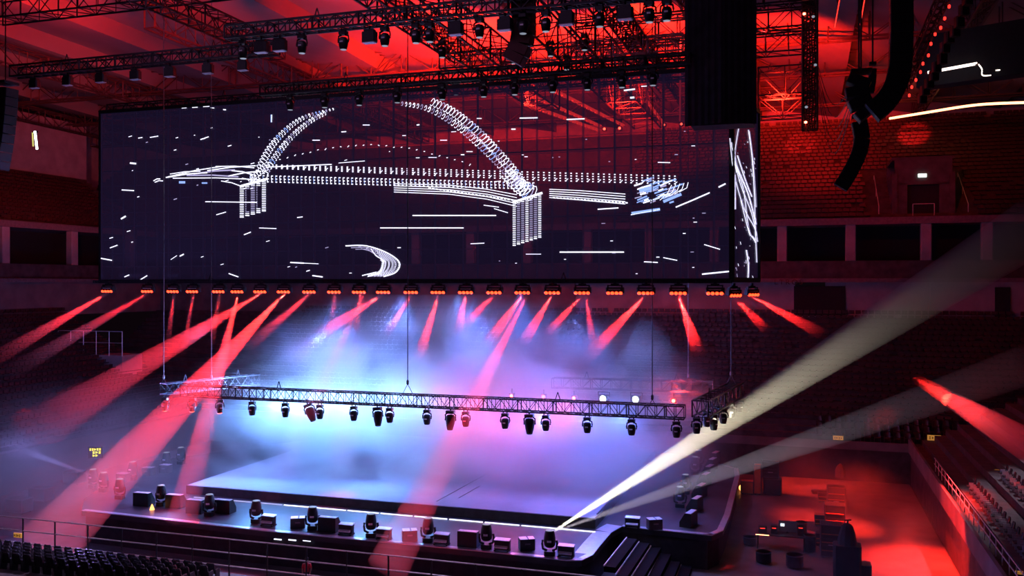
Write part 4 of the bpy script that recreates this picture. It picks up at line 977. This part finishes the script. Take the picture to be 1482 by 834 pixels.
# ================================================================ HAZE
def vol_mat(name,dens,col=(1,1,1),noise=None,aniso=0.0):
    m=bpy.data.materials.new(name); m.use_nodes=True; nt=m.node_tree; nt.nodes.clear(); L=nt.links
    o=nt.nodes.new('ShaderNodeOutputMaterial'); v=nt.nodes.new('ShaderNodeVolumeScatter'); v.inputs['Color'].default_value=(*col,1); v.inputs['Density'].default_value=dens; v.inputs['Anisotropy'].default_value=aniso
    L.new(v.outputs[0],o.inputs['Volume'])
    if noise:
        tc=nt.nodes.new('ShaderNodeTexCoord'); n=nt.nodes.new('ShaderNodeTexNoise'); n.inputs['Scale'].default_value=noise[0]; n.inputs['Detail'].default_value=3.5; n.inputs['Distortion'].default_value=.35
        mp=nt.nodes.new('ShaderNodeMapping'); mp.inputs['Scale'].default_value=(1,1,1.5); L.new(tc.outputs['Object'],mp.inputs[0]); L.new(mp.outputs[0],n.inputs['Vector'])
        r=nt.nodes.new('ShaderNodeMapRange'); r.inputs[1].default_value=noise[1]; r.inputs[2].default_value=noise[2]; r.inputs[3].default_value=0.03; r.inputs[4].default_value=1; L.new(n.outputs[0],r.inputs[0])
        # fade with distance from the centre (generated coords)
        g=nt.nodes.new('ShaderNodeVectorMath'); g.operation='SUBTRACT'; g.inputs[1].default_value=noise[3]; L.new(tc.outputs['Generated'],g.inputs[0])
        s=nt.nodes.new('ShaderNodeVectorMath'); s.operation='DIVIDE'; s.inputs[1].default_value=noise[4]; L.new(g.outputs[0],s.inputs[0])
        ln=nt.nodes.new('ShaderNodeVectorMath'); ln.operation='LENGTH'; L.new(s.outputs[0],ln.inputs[0])
        f=nt.nodes.new('ShaderNodeMapRange'); f.interpolation_type='SMOOTHSTEP'; f.inputs[1].default_value=.35; f.inputs[2].default_value=1.0; f.inputs[3].default_value=1; f.inputs[4].default_value=0; L.new(ln.outputs['Value'],f.inputs[0])
        a=nt.nodes.new('ShaderNodeMath'); a.operation='MULTIPLY'; L.new(r.outputs[0],a.inputs[0]); L.new(f.outputs[0],a.inputs[1])
        b=nt.nodes.new('ShaderNodeMath'); b.operation='MULTIPLY'; b.inputs[1].default_value=dens; L.new(a.outputs[0],b.inputs[0]); L.new(b.outputs[0],v.inputs['Density'])
    return m
VM={}
M['smoke']=vol_mat('smoke',.36,(1,1,1),(.19,.40,.61,(.5,.42,.25),(.55,.66,.85)))
mb=MB(); mb.box((0,0,6.6),(42,26,13.2))
mb.obj('stage_smoke','smoke',loc=S(-25,66.0,DECK+.02),rz=ANG,kind='stuff',label='billowing bluish white stage smoke lit by the floods',cat='smoke')
M['lowhaze']=vol_mat('low_haze',.10,(1,1,1),(.12,.35,.7,(.5,.5,.3),(.55,.6,.8)))
mb=MB(); mb.box((0,0,4.5),(24,34,9)); mb.obj('left_smoke','lowhaze',loc=S(-53,58,FLOOR+.1),rz=ANG,kind='stuff',label='dim purple haze hanging over the floor left of the stage',cat='haze')
M['thinhaze']=vol_mat('thin_low_haze',.035,(1,1,1),(.14,.4,.66,(.5,.5,.3),(.55,.6,.8)))
mb=MB(); mb.box((0,0,2.6),(15,32,5.2)); mb.obj('right_smoke','thinhaze',loc=S(.8,62,FLOOR+.1),rz=ANG,kind='stuff',label='low red haze drifting over the floor right of the stage',cat='haze')
# beams: cones of denser haze lit by their own lamp
def beam(p,q,r0,r1,power,col,label,dens=.2,name='haze_beam',n=20,extra=1.15,fade=True):
    p=Vector(p);q=Vector(q); d=q-p; L=d.length
    key=(round(dens,3),fade)
    if key not in VM:
        m=vol_mat('beam_haze',dens); VM[key]=m
        if fade:
            nt=m.node_tree; tc=nt.nodes.new('ShaderNodeTexCoord'); sx=nt.nodes.new('ShaderNodeSeparateXYZ'); mr=nt.nodes.new('ShaderNodeMapRange'); mr.interpolation_type='SMOOTHSTEP'
            mr.inputs[1].default_value=.15; mr.inputs[2].default_value=1; mr.inputs[3].default_value=dens; mr.inputs[4].default_value=0
            nt.links.new(tc.outputs['Generated'],sx.inputs[0]); nt.links.new(sx.outputs[2],mr.inputs[0])
            if fade=='mid':
                nt.nodes.remove(mr); mr=nt.nodes.new('ShaderNodeValToRGB'); nt.links.new(sx.outputs[2],mr.inputs[0]); e=mr.color_ramp.elements
                e[0].position=0; e[0].color=(.12*dens,)*3+(1,); e[1].position=1; e[1].color=(.55*dens,)*3+(1,)
                for pos,k in((.22,.5),(.5,1),(.72,.9)): ce=e.new(pos); ce.color=(k*dens,)*3+(1,)
            if fade=='in':
                mr.inputs[1].default_value=0; mr.inputs[2].default_value=.6; mr.inputs[3].default_value=0; mr.inputs[4].default_value=dens
            nt.links.new(mr.outputs[0],[n for n in nt.nodes if n.type=='VOLUME_SCATTER'][0].inputs['Density'])
    rt=MB(); rt.lathe([(r0,0.05),(r1,L)],n)
    o=rt.obj(name,VM[key],kind='stuff',label=label,cat='light beam'); o.location=p; o.rotation_euler=d.to_track_quat('Z','Y').to_euler()
    spot('beam_spot',p,q,power,col,2*math.atan(r1/L)*extra+.01,.25,.05)
RED=(1,.015,.012)
bm=[ # lamp px, end px, end depth, r1, power
 (157,(-30,532),54,.55,52),(215,(0,548),55,.6,16),(252,(242,505),62,.22,6),(280,(264,520),62,.22,8),(318,(305,505),62,.25,8),
 (378,(78,606),76,1.6,90),(345,(262,757),None,.95,130),(412,(60,800),49.5,1.7,130),(449,(350,510),60,.5,12),(485,(480,465),60,.2,5),(521,(514,490),60,.25,6),
 (556,(450,492),60,.55,26),(596,(554,492),58,.35,6),(635,(603,530),57,.45,20),(675,(662,482),56,.35,7),(716,(664,480),56,.4,8),
 (757,(702,503),54,.45,26),(800,(752,505),54,.45,18),(843,(786,490),53,.35,20),(935,(846,522),52,.5,40),(982,(1012,515),51,.45,40)]
for i,(x,e,D,r1,pw) in enumerate(bm):
    p=lamps[x]; q=W(*e,D) if D else G(*e,APR+.05)
    beam(p-V*.0,q,.13,r1,pw*2600,RED,'red light beam slanting down from the '+ORD[barpx.index(x)]+' bar lamp',.16 if r1<.9 else .06,fade=r1<.9)
beam(lamps[843]+U*.2,W(862,520,53),.1,.35,14000,RED,'faint red beam crossing a stronger one right of centre')
beam(lamps[1088],W(1195,486,56),.1,.45,50000,RED,'red beam heading right from the outer end lamp')
beam(lamps[1062],W(1112,480,54),.1,.35,24000,RED,'short red beam below the end panel')
beam(lamps[757]+U*.3,W(560,825,45),.13,1.1,110000,RED,'wide red beam falling across the apron centre',.05,fade=False)
beam(lamps[521]+U*.3,W(345,820,46),.13,.9,70000,RED,'wide faint red beam falling across the apron left of centre',.04)
pq=onapr(799,790)+Vector((0,0,.75))
YEL=(1,.9,.62)
beam(pq,W(1500,325,72),.05,2.3,260000,YEL,'broad pale yellow beam rising to the right from the apron',.16,extra=1.1,fade='mid')
beam(pq,W(1490,527,66),.05,1.5,60000,(.8,.7,.85),'faint mauve beam rising to the right below the yellow one',.10,fade='mid')
beam(pq+Vector((.1,0,0)),W(948,665,52),.04,.35,9000,(.7,.85,1),'narrow pale blue edge beam above the stage corner',.4)
beam(onapr(135,707)+Vector((0,0,.9)),W(-20,633,52),.05,.3,22000,(1,.95,.85),'thin pale beam from the far left moving head',.6)
beam(W(1320,545,60),W(1500,652,46),.3,.9,60000,RED,'red beam crossing the seats at the far right',.22,fade='in')
# ================================================================ LIGHTS
BL=(.07,.20,1); CY=(.13,.38,1)
def P(n,px,py,D,e,c,r=.5): return point(n,W(px,py,D),e*.05,c,r)
def FL(n,px,py,D,e,c,r=.12):   # flood with its back to the rear wall, tipped down at the deck
    p=W(px,py,D); return spot(n,p,p-V*10+Vector((0,0,-3.0)),e*.13,c,2.5,.6,r)
for i in range(7): P('flood_blue',372+i*38,572,66-.3*i,14000 if i<6 else 8000,(.24,.5,1),.12)
for i in range(5): P('flood_pink',640+i*45,584,64,6000,(1,.22-.03*i,.5-.06*i),.12)
for i in range(8): FL('flood_blue',365+i*36,588,66-.3*i,22000,CY,.12)
for i in range(5): FL('flood_pink',668+i*38,594,63-.5*i,5500,(1,.2-.03*i,.5-.05*i),.12)
FL('flood_blue',780,604,61,14000,BL,.12); FL('flood_blue',850,604,60,16000,BL,.12); FL('flood_blue',900,604,59,16000,BL,.12); FL('flood_blue',960,606,59,9000,BL,.12); P('flood_pink',975,580,61,9000,(1,.05,.05),.2)
for i in range(7):
    for b_ in(57,68): spot('smoke_wash',S(-42+5.2*i,b_,15.5),S(-41.5+5.0*i,b_+1,DECK),7500,BL if i%3 else (.16,.3,1),1.15,.9,.1)
for (x,y,D,e) in((460,490,68,16000),(560,470,66,12000),(700,480,65,12000),(830,470,64,12000),(960,490,63,12000)): P('high_smoke_fill',x,y,D-5.5,e*1.1,(.16,.26,1),.12)  # unseen points added to light the upper smoke
for i in range(5): spot('deck_wash',S(-38+6*i,50,15),S(-38+6*i,56,DECK),1500,BL,1.2,.6,.3)
for i in range(6): spot('apron_fill',S(-42+6.6*i,60,20),S(-42+6.6*i,48,APR),4800,(.55,.35,1),.75,.8,.3)  # unseen spots added to light the apron tops and edge
for i in range(4): spot('rail_fill',S(-42+10*i,48,15),S(-40+10*i,36,3),14000,(.75,.55,1),.9,.8,.3)  # unseen spots added to brighten the guard rail
spot('apron_fill_right',S(-10,58,20),S(-8,56,APR),200,(.4,.35,1),.9,.8,.3)  # unseen spot added for the right part of the apron
# red house lights up to the roof
for (x,y,D,tx,ty,TD,e) in ((640,140,66,650,60,95,85),(760,150,66,770,70,95,120),(520,90,60,520,0,75,10),(900,160,66,910,60,88,150),(1130,150,70,1135,50,90,36),(1200,170,74,1160,120,106,4),(50,60,62,40,-5,72,10),(250,40,62,250,-5,72,4),(300,120,66,300,80,95,3),(600,60,56,600,-5,66,9)):
    spot('roof_uplight',W(x,y,D),W(tx,ty,TD),e*4200,(1,.016,.006),1.0,.8,.5)
spot('red_stand_fill',W(1250,60,62),W(1340,200,112),9000,(1,.015,.015),.9,.8,.5)  # unseen red fill added for the upper right stand
spot('red_patch',W(1290,60,66),W(1325,205,112),160000,(1,.012,.01),.09,.5,.2)
spot('red_patch',W(1100,30,62),W(1160,212,112),140000,(1,.012,.01),.08,.5,.2)
spot('red_floor',W(1290,330,62),G(1345,820,FLOOR),200000,(1,.02,.01),.46,1,.3)
spot('red_floor',W(1150,330,66),G(1170,705,FLOOR),60000,(1,.03,.015),.36,.7,.3)
P('haze_purple',120,560,62,22000,(.45,.3,1)); P('haze_purple',240,640,62,20000,(.5,.3,.9)); P('haze_purple',30,640,58,8000,(.35,.3,1)); P('haze_blue',160,470,80,12000,(.2,.2,1))
spot('red_corner',W(1000,250,55),G(1040,768,APR),26000,(1,.02,.03),.07,.8,.1)
spot('red_cases',W(1380,560,54),G(1205,760,FLOOR),60000,(1,.03,.015),.5,.9,.2)
spot('seat_fill',W(1500,300,60),W(1440,740,52),9000,(.8,.75,1),.6,.8,.2)  # unseen cool spot added to brighten the right seats
spot('red_wall',G(1290,800,1.5),W(1385,765,52),5000,(1,.03,.02),1.2,.7,.2)
spot('red_left',W(60,300,60),W(70,190,98),34000,(1,.08,.06),.7,.8,.5)
area('mauve_fill',S(-25,62,33),S(-20,98,8),900,(.85,.13,.25),40,8)  # large unseen fill added to lift the dim stands
area('mauve_near_fill',S(-25,34,33),S(-20,46,0),700,(.5,.25,.6),40,6)  # unseen fill added to lift the near seats and floor
area('blue_fill',S(-30,60,12),S(-45,85,8),500,(.2,.25,1),20,5)  # unseen fill added as bluish smoke glow
# ================================================================ WORLD, CAMERA
w=bpy.data.worlds.new('World'); sc.world=w; w.use_nodes=True; w.node_tree.nodes['Background'].inputs[0].default_value=(.01,.004,.008,1); w.node_tree.nodes['Background'].inputs[1].default_value=.3
cam=bpy.data.cameras.new('camera'); co=bpy.data.objects.new('camera',cam); C.objects.link(co); sc.camera=co
co.location=(0,0,CAMZ); co.rotation_euler=(math.pi/2,0,0); cam.sensor_width=36; cam.lens=36*F/1482; cam.shift_y=-7/1482; cam.clip_end=500
vs=sc.view_settings; vs.view_transform='Standard'; vs.look='None'; vs.gamma=1; vs.use_curve_mapping=False; vs.exposure=0
cy=sc.cycles; cy.use_denoising=True; cy.max_bounces=3; cy.diffuse_bounces=2; cy.glossy_bounces=2; cy.transparent_max_bounces=24; cy.volume_bounces=0
cy.volume_step_rate=1.5; cy.volume_max_steps=128; cy.use_light_tree=True; cy.sample_clamp_indirect=4
try: cy.denoiser='OPENIMAGEDENOISE'
except Exception: pass
